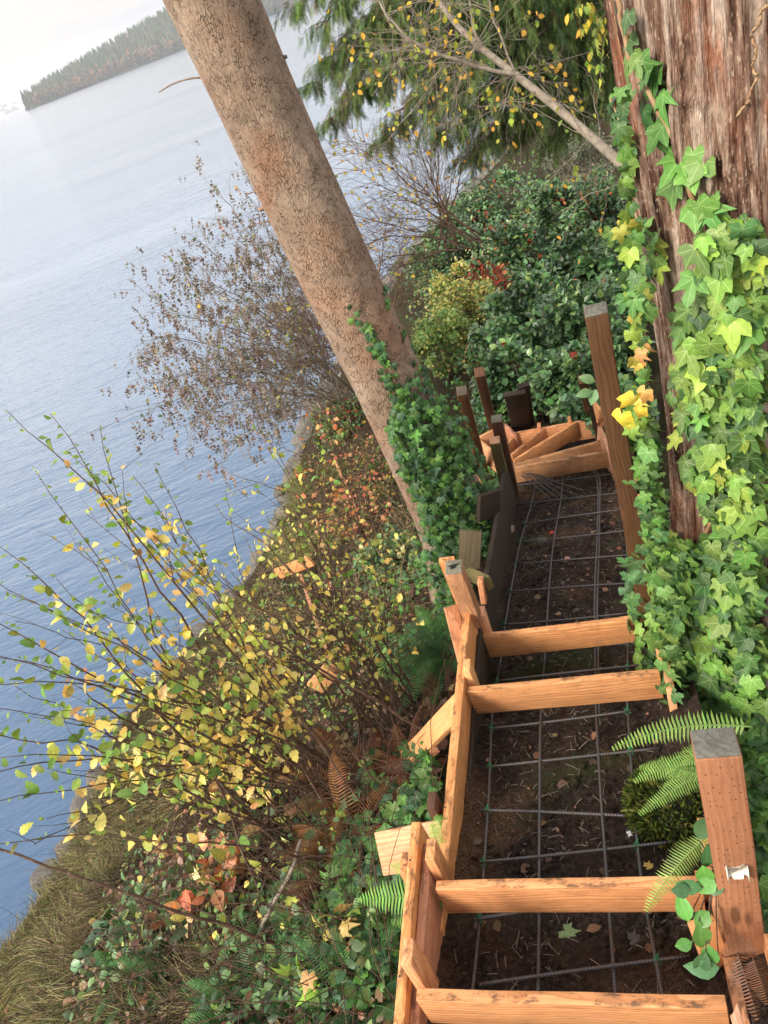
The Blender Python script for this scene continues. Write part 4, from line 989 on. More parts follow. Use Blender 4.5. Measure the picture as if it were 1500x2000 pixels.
sb = thing('fallen_branch', 'crooked grey brown branch rising from ferns at the bottom left', 'branch', at(478, 1970, 4.6))
mb = MB(); P = [at(x, y, d_) for x, y, d_ in ((478, 1970, 4.5), (495, 1880, 4.3), (512, 1800, 4.2), (540, 1745, 4.1), (570, 1690, 4.1), (588, 1640, 4.2))]; mb.tube(wig(catm(P, 22), .004), np.linspace(.016, .010, 22), 7); mb.build('limb', M['gtwig'], sb, smooth=True)

# brown seed headed shrub reaching over the water behind the fir
def tuft(m=16, seed=0):
    R = np.random.default_rng(seed); V = []; F = []
    for i in range(m):
        y = R.random(); a = R.random() * 2 * pi; rr = .22 * (1 - y * .7) * R.random() ** .5
        c = np.array([rr * cos(a), y, rr * sin(a)]); s_ = .07; d1 = R.standard_normal(3) * s_; d2 = R.standard_normal(3) * s_
        V += [c - d1, c + d2, c + d1, c - d2]; F.append((4 * i, 4 * i + 1, 4 * i + 2, 4 * i + 3))
    F = np.array(F); return np.array(V), F.ravel(), np.full(m, 4)
T_TUFT = tuft()
bs_ = hit(690, 790, 0); t = thing('seed_head_shrub', 'leafless grey brown shrub with drooping brown seed heads reaching over the water behind the fir', 'shrub', bs_)
sm = MB(); tips = []
for (x, y, d_) in ((300, 660, 9.2), (290, 800, 9.0), (330, 610, 9.4), (370, 540, 9.6), (400, 480, 9.8), (450, 400, 10.2), (500, 380, 10.4), (340, 700, 9.0), (380, 620, 9.3), (420, 560, 9.4), (480, 500, 9.8), (540, 470, 10), (350, 760, 8.8), (400, 740, 8.9),
                   (450, 680, 9.0), (430, 830, 8.7), (370, 830, 8.6), (520, 600, 9.4), (560, 560, 9.6), (310, 740, 9), (470, 620, 9.2), (440, 900, 8.5), (500, 840, 8.7)):
    e = at(x, y, d_); b_ = bs_ + np.array([*(rng.standard_normal(2) * .2), 0]); L = np.linalg.norm(e - b_)
    pts = wig(bez(b_, b_ * .45 + e * .55 + np.array([0, 0, .10 * L]), e, 14), .02); sm.tube(pts, np.linspace(.016, .003, 14), 5)
    for j in range(4, 14):
        for _ in range(3):
            dd = (e - b_) / L * .8 + .9 * unit(1)[0] + np.array([0, 0, .3]); grow(sm, pts[j], dd, rng.uniform(.25, .8), .0032, 1, tips, 4, .6, -.10)
sm.build('stems', M['gtwig'], t)
P, D = leafsites(tips, (0,)); n = len(P)
lf = (P @ np.array([1, 0, 0]))
k = rng.choice(n, min(n, 4200), replace=False); lm = MB(); dd = np.array([0, 0, -1.0]) + .35 * unit(len(k)) + .3 * D[k]
lm.inst(T_TUFT, P[k], dd, unit(len(k)), .07 + .09 * rng.random(len(k)) ** 2, pal([(.26, .205, .17), (.33, .275, .235), (.17, .13, .105)], len(k))); lm.build('seed_heads', M['dry'], t)
k = rng.choice(n, min(n, 520), replace=False); lm = MB(); lm.inst(T_RD, P[k], D[k] + unit(len(k)), unit(len(k)) + np.array([0, 0, .6]), .025 + .035 * rng.random(len(k)), pal([(.20, .24, .07), (.45, .36, .08), (.14, .19, .07), (.28, .28, .16)], len(k))); lm.build('leaves', M['thin'], t)

# conifer with hanging sprays
def spray(seed=0, m=9):
    R = np.random.default_rng(seed); V = [(-.012, 0, 0), (.012, 0, 0), (.006, 1, -.05), (-.006, 1, -.05)]; F = [(0, 1, 2, 3)]
    for i in range(m):
        y = .06 + .9 * i / m
        for sg in (-1, 1):
            L = .26 * (1 - .65 * y) * R.uniform(.7, 1.2); a = radians(38 + 12 * R.random()); dx = sg * sin(a) * L; dy = cos(a) * L; w_ = .018; b = len(V); z = R.normal() * .03
            V += [(0, y, 0), (dx * .5 - sg * w_ * .3, y + dy * .5 + w_, z), (dx, y + dy, z * 2 - .03), (dx * .5 + sg * w_ * .6, y + dy * .5 - w_, z)]; F.append((b, b + 1, b + 2, b + 3))
    F = np.array(F); return np.array(V), F.ravel(), np.full(len(F), 4)
T_SPR = [spray(i) for i in range(3)]
cb = hit(1135, 335, 0); cb = at(1330, 330, 12.0); cb[2] = float(terr(cb[0], cb[1]))
con = thing('drooping_conifer', 'dark green conifer with hanging sprays over the water at the top of the view', 'tree', cb)
top = at(1240, -500, 10.5); sm = MB(); tk = bez(cb, (cb + top) / 2, top, 10); sm.tube(tk, np.linspace(.2, .12, 10), 12); sm.build('trunk', M['bark_cedar'], con, smooth=True)
def ontrunk(q): i = q * 9; j = min(int(i), 8); return tk[j] * (1 - i + j) + tk[j + 1] * (i - j)
sm = MB(); SP = []; SD = []
tl_ = [(600, 0, 9), (640, 40, 9), (690, 60, 9.2), (730, 100, 9), (650, 110, 9.6), (620, 160, 10), (650, 230, 10), (690, 200, 9.8), (760, 160, 9.2), (790, 210, 9.3), (760, 265, 9.6), (840, 150, 9), (850, 220, 9.2), (900, 240, 9.2), (880, 180, 9), (930, 130, 9), (960, 200, 9.4), (960, 260, 9.8),
       (1010, 60, 9.4), (1020, 150, 9.6), (1050, 230, 10), (820, 60, 8.8), (740, 20, 8.8), (900, 40, 8.9), (1080, 130, 10), (860, 260, 9.8), (800, 100, 9), (680, -20, 9), (990, 0, 9), (1080, 30, 9.6), (930, 300, 10.2), (1100, 200, 10.3), (700, 140, 9.6), (980, 110, 9.4), (920, 80, 9), (1130, 80, 10), (1110, 0, 10), (1040, 180, 10.4), (1090, 260, 10.6), (1120, 150, 10.6), (1000, 200, 9.8), (1150, 40, 10), (1060, -20, 9.6), (960, 40, 9.2), (870, 10, 9.2), (780, 40, 9.3), (720, 60, 9.4), (1130, 230, 10.6), (1160, 180, 10.6), (1020, 260, 10.4), (900, 120, 9.8), (840, 110, 9.6)]
for (x, y, d_) in tl_:
    e = at(x, y, d_ + .8); h_ = e[2] + rng.uniform(.3, .9)
    q = np.clip((h_ - cb[2]) / (top[2] - cb[2]), .05, 1); b_ = ontrunk(q)
    L = np.linalg.norm(e - b_); pts = wig(bez(b_, b_ * .4 + e * .6 + np.array([0, 0, .12 * L]), e, 16), .02); sm.tube(pts, np.linspace(.03, .005, 16), 5)
    for j in range(3, 16):
        for _ in range(5):
            dd = (e - b_) / L * .7 + .8 * unit(1)[0]; dd[2] = dd[2] * .4 - .15; ss = pts[j]; l2 = rng.uniform(.25, .75) * (1 - .35 * j / 16)
            sp_ = bez(ss, ss + dd * l2 * .5 + np.array([0, 0, .02]), ss + dd * l2 + np.array([0, 0, -.12 * l2]), 6); sm.tube(sp_, np.linspace(.006, .002, 6), 3, cap=False)
            for i in range(1, 6):
                for __ in range(3): SP.append(sp_[i] + .03 * unit(1)[0]); SD.append(dd * .45 + np.array([0, 0, -.9]) + .4 * unit(1)[0])
sm.build('branches', M['twig'], con)
SP = np.array(SP); SD = np.array(SD); n = len(SP); lm = MB(); ti = rng.integers(0, 3, n); sz = .10 + .16 * rng.random(n)
col = pal([(.065, .135, .035), (.12, .20, .05), (.20, .27, .07), (.04, .075, .028)], n, jit=.25); br_ = rng.random(n) < .05; col[br_] = pal([(.18, .10, .05)], br_.sum())
for i in range(3):
    m = ti == i; lm.inst(T_SPR[i], SP[m], SD[m], unit(m.sum()) + np.array([0, -.8, 0]), sz[m], col[m])
lm.build('foliage', M['needle'], con)

# grey leaning tree with sparse yellow leaves
ab = at(1330, 420, 7.0); ab[2] = float(terr(ab[0], ab[1])); al = thing('leaning_alder', 'slim grey barked tree leaning left with bare twigs and a few yellow leaves', 'tree', ab)
sm = MB(); P = [ab] + [at(*q) for q in ((1300, 400, 7.0), (1205, 312, 7.2), (1110, 228, 7.5), (1010, 148, 7.7), (940, 95, 7.9), (880, 40, 8.1), (830, -40, 8.3))]
pts = catm(P, 40); pts = np.stack([np.convolve(np.pad(pts[:, i], 3, 'edge'), np.ones(7) / 7, 'valid') for i in range(3)], 1); sm.tube(pts, np.linspace(.055, .024, 40), 9); sm.build('trunk', M['gtwig'], al, smooth=True)
sm = MB(); tips = []
Q = [at(*q) for q in ((1010, 148, 7.7), (940, 130, 7.7), (860, 108, 7.6), (800, 75, 7.5), (755, 30, 7.4), (730, -20, 7.4))]; bp_ = catm(Q, 30); sm.tube(wig(bp_, .004), np.linspace(.022, .009, 30), 6)
Q2 = [at(*q) for q in ((1010, 148, 7.7), (985, 80, 7.6), (960, 30, 7.5), (950, -20, 7.5))]; bp2 = catm(Q2, 12); sm.tube(wig(bp2, .006), np.linspace(.012, .007, 12), 5)
Q3 = [at(*q) for q in ((940, 95, 7.9), (920, 50, 7.8), (915, -10, 7.7))]; bp3 = catm(Q3, 12); sm.tube(wig(bp3, .006), np.linspace(.018, .010, 12), 5)
for src, m in ((pts[8:], 26), (bp_, 34), (bp2, 10), (bp3, 8)):
    for _ in range(m):
        j = rng.integers(0, len(src)); dd = np.array([-.35, 0, .25]) + .8 * unit(1)[0]; grow(sm, src[j], dd, rng.uniform(.35, 1.1), .0048, 2, tips, 3, .5, -.1, .06)
sm.build('branches', M['gtwig'], al)
Pp, D = leafsites(tips, (0, 1)); n = len(Pp); k = rng.choice(n, 420, replace=False); lm = MB()
lm.inst(T_RD, Pp[k], unit(420) * .6 + np.array([0, 0, -.7]), unit(420), .04 + .03 * rng.random(420), pal([(.68, .48, .07), (.66, .38, .07), (.35, .38, .06), (.20, .28, .06)], 420)); lm.build('leaves', M['thin'], al)
lf_ = thing('leaf_cluster_twig', 'twig with a drooping cluster of yellow green leaves beside the upper cedar trunk', 'twig', at(1185, 20, 5.5))
sm = MB(); tips = []
for (x, y) in ((1130, 60), (1160, 90), (1115, 25), (1150, 120), (1172, 150)): e = at(x, y, 5.4); s_ = at(1190, 10, 5.6); pt = wig(bez(s_, (s_ + e) / 2 + np.array([0, 0, .05]), e, 8), .004); sm.tube(pt, np.linspace(.004, .0015, 8), 4); tips += [(p_, e - s_, 0) for p_ in pt[3:]]
sm.build('stems', M['twig'], lf_); Pp, D = leafsites(tips); Pp = np.repeat(Pp, 3, 0); n = len(Pp); lm = MB(); lm.inst(T_OV, Pp + .02 * unit(n), unit(n) * .5 + np.array([0, 0, -.9]), unit(n), .05 + .02 * rng.random(n), pal([(.65, .52, .08), (.40, .44, .09), (.22, .34, .08)], n)); lm.build('leaves', M['thin'], lf_)

# fine bare shrub in front of the bright water
def bareshrub(label, base, tips_, r0, n_l, cols, sub=3, mat='twig', nch=3, Lr=(.3, .9), leaf=(.035, .06), name='bare_shrub'):
    t = thing(name, label, 'shrub', base); sm = MB(); tips = []
    for e in tips_:
        b_ = base + np.array([*(rng.standard_normal(2) * .15), 0]); L = np.linalg.norm(e - b_)
        pts = wig(bez(b_, b_ * .45 + e * .55 + np.array([0, 0, .07 * L]), e, 12), .02); sm.tube(pts, np.linspace(r0, .003, 12), 5)
        for j in range(3, 12):
            for _ in range(sub): grow(sm, pts[j], (e - b_) / L + .8 * unit(1)[0], rng.uniform(*Lr), .0035, 1, tips, nch, .5, -.05, .06)
    sm.build('stems', M[mat], t); Pp, D = leafsites(tips, (0, 1)); k = rng.choice(len(Pp), min(n_l, len(Pp)), replace=False); lm = MB(); n = len(k)
    lm.inst(T_RD, Pp[k], unit(n) * .7 + np.array([0, 0, -.5]), unit(n) + np.array([0, 0, .4]), leaf[0] + (leaf[1] - leaf[0]) * rng.random(n), pal(cols, n)); lm.build('leaves', M['thin'], t); return t
bareshrub('fine bare twigged shrub with scattered yellow leaves against bright water right of the fir', at(905, 480, 10.5),
          [at(x, y, d_) for x, y, d_ in ((700, 330, 10), (690, 420, 10), (750, 290, 10), (800, 240, 10), (720, 470, 10), (760, 360, 10), (830, 300, 10), (850, 230, 10.3), (700, 520, 10), (900, 300, 10.5), (780, 430, 10), (680, 280, 10.2), (740, 540, 10), (930, 270, 10.5))], .014, 330, [(.66, .48, .10), (.64, .36, .09), (.40, .40, .10)], sub=3, Lr=(.3, .9))
bareshrub('thin bare shrub leaning over the water tight behind the fir trunk', at(720, 700, 9.5), [at(x, y, d_) for x, y, d_ in ((560, 480, 9.8), (620, 520, 9.6), (600, 560, 9.6), (640, 640, 9.2), (600, 650, 9), (560, 720, 8.8), (760, 420, 9.9), (790, 480, 9.8), (800, 560, 9.6))], .014, 200, [(.5, .42, .1), (.2, .26, .07)], sub=3)
bareshrub('straw coloured twiggy shrub with a few peach leaves below the ivy covered fir foot', hit(735, 1090), [at(x, y, 6.6) for x, y in ((640, 840), (600, 900), (690, 860), (720, 900), (650, 980), (760, 940), (600, 1000), (680, 930))], .008, 260, [(.66, .36, .18), (.55, .42, .12), (.6, .2, .12)], sub=2, mat='twig', Lr=(.2, .6))

# ------------------------------------------------------------------ ferns
def frond(mb, A, B, arch=.15, width=.16, n=26, col=(.1, .25, .05), nrm=(0, 0, 1), curl=.15, cj=.12):
    A, B = np.asarray(A, float), np.asarray(B, float); L = np.linalg.norm(B - A)
    P = bez(A, (A + B) / 2 + np.array([0, 0, arch * 2 * L]), B, n + 1); mb.tube(P, np.linspace(.0035, .001, n + 1) * (L / .5) ** .5, 4, col=np.array(col) * .8)
    V = []; F = []; C = []; T_ = []
    for i in range(2, n + 1):
        q = i / n; t = P[min(i + 1, n)] - P[i - 1]; t /= np.linalg.norm(t) + 1e-9; s_ = np.cross(t, nrm); s_ /= np.linalg.norm(s_) + 1e-9; up = np.cross(s_, t)
        w_ = width * (min(1, q * 3.2) ** .6) * (1 - q ** 2.4) + .012; hw = L / n * .31
        for sg in (-1, 1):
            ww = w_ * rng.uniform(.85, 1.1); d = sg * s_ * .96 + t * .30; d /= np.linalg.norm(d); dz = up * (-curl * ww)
            b = len(V); V += [P[i] - t * hw, P[i] + t * hw, P[i] + d * ww * .6 + t * hw * .8 + dz * .3, P[i] + d * ww + dz, P[i] + d * ww * .6 - t * hw * .7 + dz * .3]
            F.append((b, b + 1, b + 2, b + 3, b + 4) if sg < 0 else (b + 4, b + 3, b + 2, b + 1, b)); C.append(np.array(col) * (.8 + .35 * q) * (1 + cj * rng.standard_normal()) * (1 + .06 * rng.standard_normal(3)))
            T_ += [(.5, q, 0)] * 5
    mb.quads(V, F, np.clip(C, .004, .9), T_)
def fern(label, base, L, nf, cols, width=.13, group='sword ferns on the bank', az0=0, azr=2 * pi, rise=.35, curl=.15, mat='fern', name='fern'):
    base = np.asarray(base, float); t = thing(name, label, 'fern', base, group)
    for i in range(nf):
        az = az0 + azr * (i + rng.uniform(.2, .8)) / nf; l = L * rng.uniform(.65, 1.1); d = np.array([cos(az), sin(az), 0])
        B = base + d * l * .85 + np.array([0, 0, l * rise * rng.uniform(-.1, 1.5)]); B[2] = max(B[2], float(terr(B[0], B[1])) + .03)
        mb = MB(); c = np.array(cols[rng.integers(len(cols))]) * rng.uniform(.8, 1.2); frond(mb, base + d * .02, B, rng.uniform(.12, .3), width * l / .6, 32, c, curl=curl, nrm=(.3 * rng.standard_normal(), .3 * rng.standard_normal(), 1)); mb.build('frond', M[mat], t)
    return t
FG = [(.05, .15, .045), (.07, .19, .05), (.10, .25, .06)]; FB = [(.25, .105, .045), (.20, .08, .04), (.33, .16, .07)]
fern('large dark green sword fern left of the post with the rotted hole', hit(880, 1290), .68, 11, FG, .11, az0=1.3, azr=3.6)
fern('rust brown dead fern above the lower pale brace board', hit(715, 1560), .55, 14, FB, .12, 'dead brown ferns', curl=.5, rise=.5)
fern('rust brown dead fern pile touching the end of the lower brace board', hit(690, 1665), .55, 15, FB, .12, 'dead brown ferns', curl=.5, rise=.45)
fern('curled brown dead fern hanging over dark ivy below the brace', hit(670, 1740), .45, 10, FB, .10, 'dead brown ferns', curl=.7, rise=.2)
fern('dry brown fern clump between the two braces', hit(800, 1500), .35, 11, FB, .09, 'dead brown ferns', curl=.6)
fern('small brown fern at the foot of the long side board behind the green fern', hit(868, 1370), .35, 9, FB, .08, 'dead brown ferns', curl=.5)
fern('green fern tuft between the lower brace and the side board cleat', hit(815, 1720), .36, 9, [(.10, .27, .06), (.08, .22, .06)], .10)
fern('dull green fern clump at the bottom edge left of centre', hit(500, 1960), .55, 11, FG[:2], .10)
fern('green fern with one frond across the twigs at the lower left', hit(370, 1900), .5, 7, FG, .10)
fern('dull green fern half buried in brown brush above the lower left grass', hit(265, 1930), .42, 9, FG[:2], .08)
fern('brown dead fern among tan leaves left of the crooked branch', hit(400, 1700), .42, 9, FB, .09, 'dead brown ferns', curl=.5)
fern('feathery blue green fern beside the lower side board at the bottom edge', hit(720, 1960), .5, 12, [(.06, .17, .06), (.09, .22, .08)], .07)
hf = thing('fern', 'bright green fern fronds reaching left from the lowest side board', 'fern', at(880, 1770, 2.95), 'sword ferns on the bank')
for a_, b_, w_ in (((880, 1765, 3.0), (700, 1758, 3.25), .085), ((860, 1745, 3.1), (765, 1690, 3.3), .06), ((880, 1640, 3.35), (850, 1595, 3.4), .05), ((872, 1710, 3.3), (843, 1610, 3.3), .05), ((850, 1830, 3.3), (765, 1800, 3.4), .05)):
    mb = MB(); frond(mb, at(*a_), at(*b_), .08, w_, 26, (.17, .38, .07), nrm=(-.2, -.5, .8)); mb.build('frond', M['fern'], hf)
hf = thing('fern', 'long upright green frond standing among dark ivy at the bottom centre', 'fern', at(650, 2040, 4.0), 'sword ferns on the bank')
for a_, b_, w_ in (((655, 2060, 3.9), (585, 1842, 3.7), .075), ((560, 2050, 4.1), (470, 1965, 4.1), .07)):
    mb = MB(); frond(mb, at(*a_), at(*b_), .06, w_, 34, (.12, .30, .07), nrm=(-.3, -.6, .6)); mb.build('frond', M['fern'], hf)
hf = thing('fern', 'yellow green fern on the right bank above the mossy rock', 'fern', at(1420, 1470, 2.9), 'light green ferns right of the stair')
for a_, b_, w_, ar in (((1470, 1420, 2.55), (1198, 1462, 3.0), .052, .10), ((1420, 1480, 2.9), (1240, 1525, 3.15), .055, .08), ((1400, 1500, 2.9), (1250, 1590, 3.1), .04, .06), ((1400, 1450, 2.9), (1300, 1540, 3.1), .045, .12), ((1380, 1520, 2.9), (1250, 1500, 3.2), .042, .1)):
    mb = MB(); frond(mb, at(*a_), at(*b_), ar, w_, 34, (.19, .33, .075), nrm=(0, -.5, .8), curl=.25); mb.build('frond', M['fern'], hf)
hf = thing('fern', 'single pale green frond hanging over the right end of the second riser', 'fern', at(1385, 1640, 2.5), 'light green ferns right of the stair')
mb = MB(); frond(mb, at(1385, 1630, 2.5), at(1262, 1778, 2.55), .10, .042, 34, (.27, .40, .10), nrm=(-.1, -.6, .8), curl=.3); mb.build('frond', M['fern'], hf)
hf = thing('fern', 'withered brown fern hanging under the white bracketed post at the lower right', 'fern', at(1460, 1880, 2.25), 'dead brown ferns')
for a_, b_, w_ in (((1480, 1860, 2.2), (1415, 1870, 2.3), .035), ((1470, 1870, 2.2), (1500, 1960, 2.2), .04), ((1440, 1860, 2.25), (1480, 1990, 2.2), .035)):
    mb = MB(); frond(mb, at(*a_), at(*b_), .1, w_, 20, (.17, .08, .045), nrm=(0, -.6, .6), curl=.8); mb.build('frond', M['fern'], hf)

# salal sprig at the right form board
sg_ = thing('salal_sprig', 'sprig of pointed green leaves hanging over the right form board by the incised post', 'plant', at(1400, 1760, 2.35))
mb = MB(); sm = MB(); stp = at(1400, 1700, 2.35)
for (x, y, ax, ay, s_) in ((1370, 1735, -.9, .1, .062), (1350, 1738, -1, -.1, .05), (1385, 1780, -.6, -.7, .055), (1392, 1750, .2, .9, .06), (1345, 1800, -.3, .8, .07), (1365, 1800, .2, -.95, .085), (1378, 1860, -.3, -.95, .07), (1352, 1840, -.9, -.3, .045), (1385, 1845, .1, -1, .06), (1405, 1890, -1, -.1, .085), (1392, 1710, -.5, -.8, .06), (1380, 1650, .1, -.9, .07), (1365, 1640, .3, .8, .06), (1372, 1690, .2, -.8, .06), (1398, 1640, -.2, -.9, .07)):
    A = at(x, y, 2.3); B = at(x + ax * 40, y - ay * 40, 2.3); mb.inst(T_OV5 if s_ > .06 else T_RD, [A], [B - A], [(-.2 + .3 * rng.standard_normal(), -.7, .7)], np.array([s_ * 1.15]), pal([(.10, .26, .06), (.14, .33, .07), (.07, .19, .07)], 1))
    sm.tube(bez(stp, (stp + A) / 2 + np.array([0, .02, 0]), A, 5), .0018, 4)
mb.build('leaves', M['leaf'], sg_); sm.build('stems', M['twig'], sg_)
sg_ = thing('salal_sprig', 'sprig of pale green oval leaves poking out left of the tall brown post', 'plant', at(1170, 760, 3.4))
mb = MB(); sm = MB()
for (x, y, ax, ay) in ((1150, 745, -.9, .3), (1145, 765, -1, -.2), (1152, 760, -.3, -.9), (1160, 745, 0, 1)):
    A = at(x + 12, y, 3.3); B = at(x + 12 + ax * 40, y - ay * 40, 3.3); mb.inst(T_OV5, [A], [B - A], [(-.2, -.7, .7)], np.array([.07]), pal([(.20, .33, .14), (.14, .27, .10)], 1)); sm.tube(bez(at(1190, 790, 3.4), at(1180, 765, 3.35), A, 5), .0018, 4)
mb.build('leaves', M['leaf'], sg_); sm.build('stems', M['twig'], sg_)

# ------------------------------------------------------------------ ground cover (uncountable)
def scatter(name, regions, tms, mat, kindname='stuff'):
    mb = MB()
    for (poly, n, smin, smax, cols, pr, lift, flat) in regions:
        P = sample(poly, n); X, ok = hits(P); X = X[ok]; k = len(X)
        u_, v_ = X[:, :2] @ SU, X[:, :2] @ SV; keep = ~((u_ > -1.06) & (u_ < .18) & (v_ < 8)) & (fbm(X[:, 0] * 1.9, X[:, 1] * 1.9, 3, 77) > (-.12 if lift[1] > .12 else -9)); X = X[keep]; k = len(X)
        X[:, 2] += lift[0] + (lift[1] - lift[0]) * rng.random(k)
        d = unit(k); d[:, 2] *= flat; d[:, 2] -= .15; nn = np.array([-.1, -.3, 1.0]) + (.25 + .6 * flat) * unit(k); ti = rng.integers(0, len(tms), k); sz = smin + (smax - smin) * rng.random(k); c = pal(cols, k, pr)
        for i, T_ in enumerate(tms):
            m = ti == i; mb.inst(T_, X[m], d[m], nn[m], sz[m], c[m])
    return tag(mb.build(name, M[mat]), kind=kindname)
BANK = [(0, 2000), (60, 1900), (120, 1780), (180, 1650), (240, 1500), (420, 1260), (540, 1100), (575, 960), (620, 830), (720, 800), (840, 1000), (930, 1120), (890, 1350), (860, 1600), (790, 1700), (770, 2000)]
BR = [(.13, .07, .04), (.22, .13, .07), (.33, .22, .13), (.09, .05, .03), (.32, .15, .07), (.42, .32, .13)]
scatter('leaf_litter', [([(-200, 2000), (780, 2000), (700, 2600), (-300, 2600)], 1200, .04, .09, BR, None, (.0, .08), .3), (BANK, 3800, .03, .09, BR, None, (.0, .10), .3), ([(830, 560), (1230, 560), (1260, 850), (1100, 820), (950, 800)], 500, .04, .08, BR, None, (0, .1), .4)], [T_OV, T_RD, T_OV5], 'leaf')
scatter('ivy_ground_cover', [([(620, 1480), (870, 1480), (860, 1600), (790, 1700), (775, 2000), (600, 2000), (560, 1800)], 900, .05, .095, IVD, None, (.03, .18), .4),
                             ([(720, 1080), (930, 1130), (900, 1290), (800, 1360), (700, 1300)], 500, .04, .075, IVD, None, (.03, .2), .5),
                             ([(960, 1060), (990, 900), (1000, 760), (1200, 760), (1230, 820), (900, 830), (840, 700), (880, 690), (920, 800)], 700, .05, .08, IVD, None, (.05, .35), .5)], T_IVY, 'ivy')
scatter('undergrowth', [([(250, 2000), (780, 2000), (700, 2500), (150, 2500)], 900, .04, .08, GRN + BR[:2], None, (.02, .3), .6),
                        ([(1200, 60), (1500, 60), (1500, 700), (1230, 700)], 2600, .07, .12, GRN, None, (.0, .6), .7),
                        ([(800, 520), (900, 480), (1000, 520), (1010, 640), (960, 740), (840, 720)], 1500, .04, .07, [(.55, .50, .2), (.42, .44, .16), (.28, .36, .13), (.16, .25, .09)], None, (.1, .75), .7),
                        ([(790, 500), (960, 320), (1200, 300), (1240, 840), (1100, 830), (900, 760), (800, 640)], 7000, .07, .12, GRN + [(.3, .05, .03), (.4, .36, .1), (.2, .1, .05)], [.20, .24, .2, .14, .11, .015, .055, .04], (.0, .5), .7),
                        ([(300, 1500), (700, 1350), (760, 1500), (700, 1700), (560, 1900), (250, 1900), (240, 1750)], 1150, .03, .07, GRN + YEL[2:5], None, (.03, .35), .7),
                        ([(560, 1100), (760, 1050), (800, 1350), (520, 1400), (450, 1300)], 700, .03, .06, GRN + GRN + YEL[2:5], None, (.03, .4), .7),
                        ([(600, 830), (720, 800), (830, 980), (870, 1100), (640, 1120), (560, 1040)], 900, .03, .06, GRN + GRN[1:] + YEL[2:5] + [(.4, .2, .12)], None, (.03, .35), .7),
                        ([(150, 2010), (230, 1800), (330, 1650), (500, 1640), (480, 1800), (300, 2010)], 1500, .035, .08, GRN[:4] + BR[:4], None, (.02, .3), .6),
                        ([(250, 2000), (420, 1750), (760, 1800), (770, 2000)], 800, .04, .08, GRN[:4], None, (.02, .25), .6)], [T_OV, T_RD], 'leaf')
def twigs(name, poly, n, L, r, mat, rise=.6, label=None):
    mb = MB(); P = sample(poly, n); X, ok = hits(P); X = X[ok]
    for x in X:
        uu_, vv_ = x[:2] @ SU, x[:2] @ SV
        if -1.1 < uu_ < .2: continue
        l = rng.uniform(*L); d = unit(1)[0]; d[2] = abs(d[2]) * rise; b = x + np.array([0, 0, .02]); e = b + d * l; e[2] = max(e[2], float(terr(e[0], e[1])) + .03)
        if -1.02 < e[:2] @ SU < .15: continue
        mb.tube(wig(bez(b, (b + e) / 2 + np.array([0, 0, .25 * l]) + .1 * l * unit(1)[0], e, 7), .012), np.linspace(r, r * .4, 7), 3, cap=False)
    return tag(mb.build(name, M[mat]), kind='stuff')
twigs('twig_tangle', BANK, 1700, (.25, 1.0), .0035, 'twig')
twigs('dry_stems', [(560, 850), (820, 850), (880, 1100), (700, 1350), (450, 1300), (520, 1100)], 420, (.3, 1.0), .003, 'straw', 1.2)
twigs('bramble_stems', [(200, 1600), (700, 1400), (770, 1650), (760, 2000), (250, 2000)], 500, (.3, 1.0), .003, 'dtwig', .8)
def grass(name, regions):
    mb = MB()
    for poly, n, L, cols in regions:
        P = sample(poly, n); X, ok = hits(P); X = X[ok]; X = X[shore_dist(X[:, 0], X[:, 1]) > .36]; k = len(X)
        tf = vnoise(X[:, 0] * 3, X[:, 1] * 3, 31); az = vnoise(X[:, 0] * 1.3, X[:, 1] * 1.3, 7) * 3 + 3.6
        d = np.stack([np.cos(az), np.sin(az), np.full(k, .55)], 1) + .5 * unit(k); sz = L[0] + (L[1] - L[0]) * rng.random(k); 
        nn = np.array([0, 0, 1.0]) + .5 * unit(k); w3 = np.stack([np.maximum(sz, .12) * .34, sz, sz * 1.3], 1)
        mb.inst(T_BLADE, X, d, nn, w3, pal(cols, k) * (1 + .3 * tf)[:, None])
    return tag(mb.build(name, M['grass']), kind='stuff')
STR = [(.30, .26, .13), (.21, .21, .085), (.14, .18, .06), (.42, .36, .20), (.07, .07, .035), (.16, .11, .06)]
grass('bank_grass', [([(-300, 2010), (200, 2010), (200, 2500), (-300, 2500)], 4500, (.1, .3), STR), ([(-20, 2010), (-20, 1900), (65, 1805), (130, 1670), (200, 1540), (300, 1590), (270, 1720), (190, 1830), (150, 2010)], 15000, (.08, .30), STR),
                     ([(185, 1540), (365, 1280), (525, 1110), (600, 1200), (450, 1500), (330, 1620)], 6500, (.1, .3), STR),
                     ([(560, 950), (600, 880), (700, 900), (700, 1050), (560, 1120), (545, 1050)], 3500, (.15, .4), [(.28, .29, .10), (.36, .33, .15), (.18, .24, .07)]),
                     ([(200, 2000), (260, 1800), (450, 1850), (500, 2000)], 1600, (.1, .3), STR)])

# ------------------------------------------------------------------ rocks along the water
def rockmesh(name, seed):
    R = np.random.default_rng(seed); import bmesh
    bm = bmesh.new(); bmesh.ops.create_icosphere(bm, subdivisions=4, radius=1)
    fl = [(R.standard_normal(3), R.uniform(.55, .85)) for _ in range(9)]; fl = [(a / np.linalg.norm(a), b) for a, b in fl]
    for v_ in bm.verts:
        p = np.array(v_.co)
        for a, b in fl:
            s_ = p @ a
            if s_ > b: p = p - a * (s_ - b) * .85
        q = p * (1 + .05 * float(fbm(np.array(p[0] * 2.2 + seed), np.array(p[1] * 2.2 + p[2] * 1.7), 4, seed))); v_.co = q
    me = bpy.data.meshes.new(name); bm.to_mesh(me); bm.free(); me.materials.append(M['rock'])
    for p in me.polygons: p.use_smooth = True
    return me
RM = [rockmesh('shore_rock', i) for i in range(6)]
seg = SHORE[2:16]; acc = []
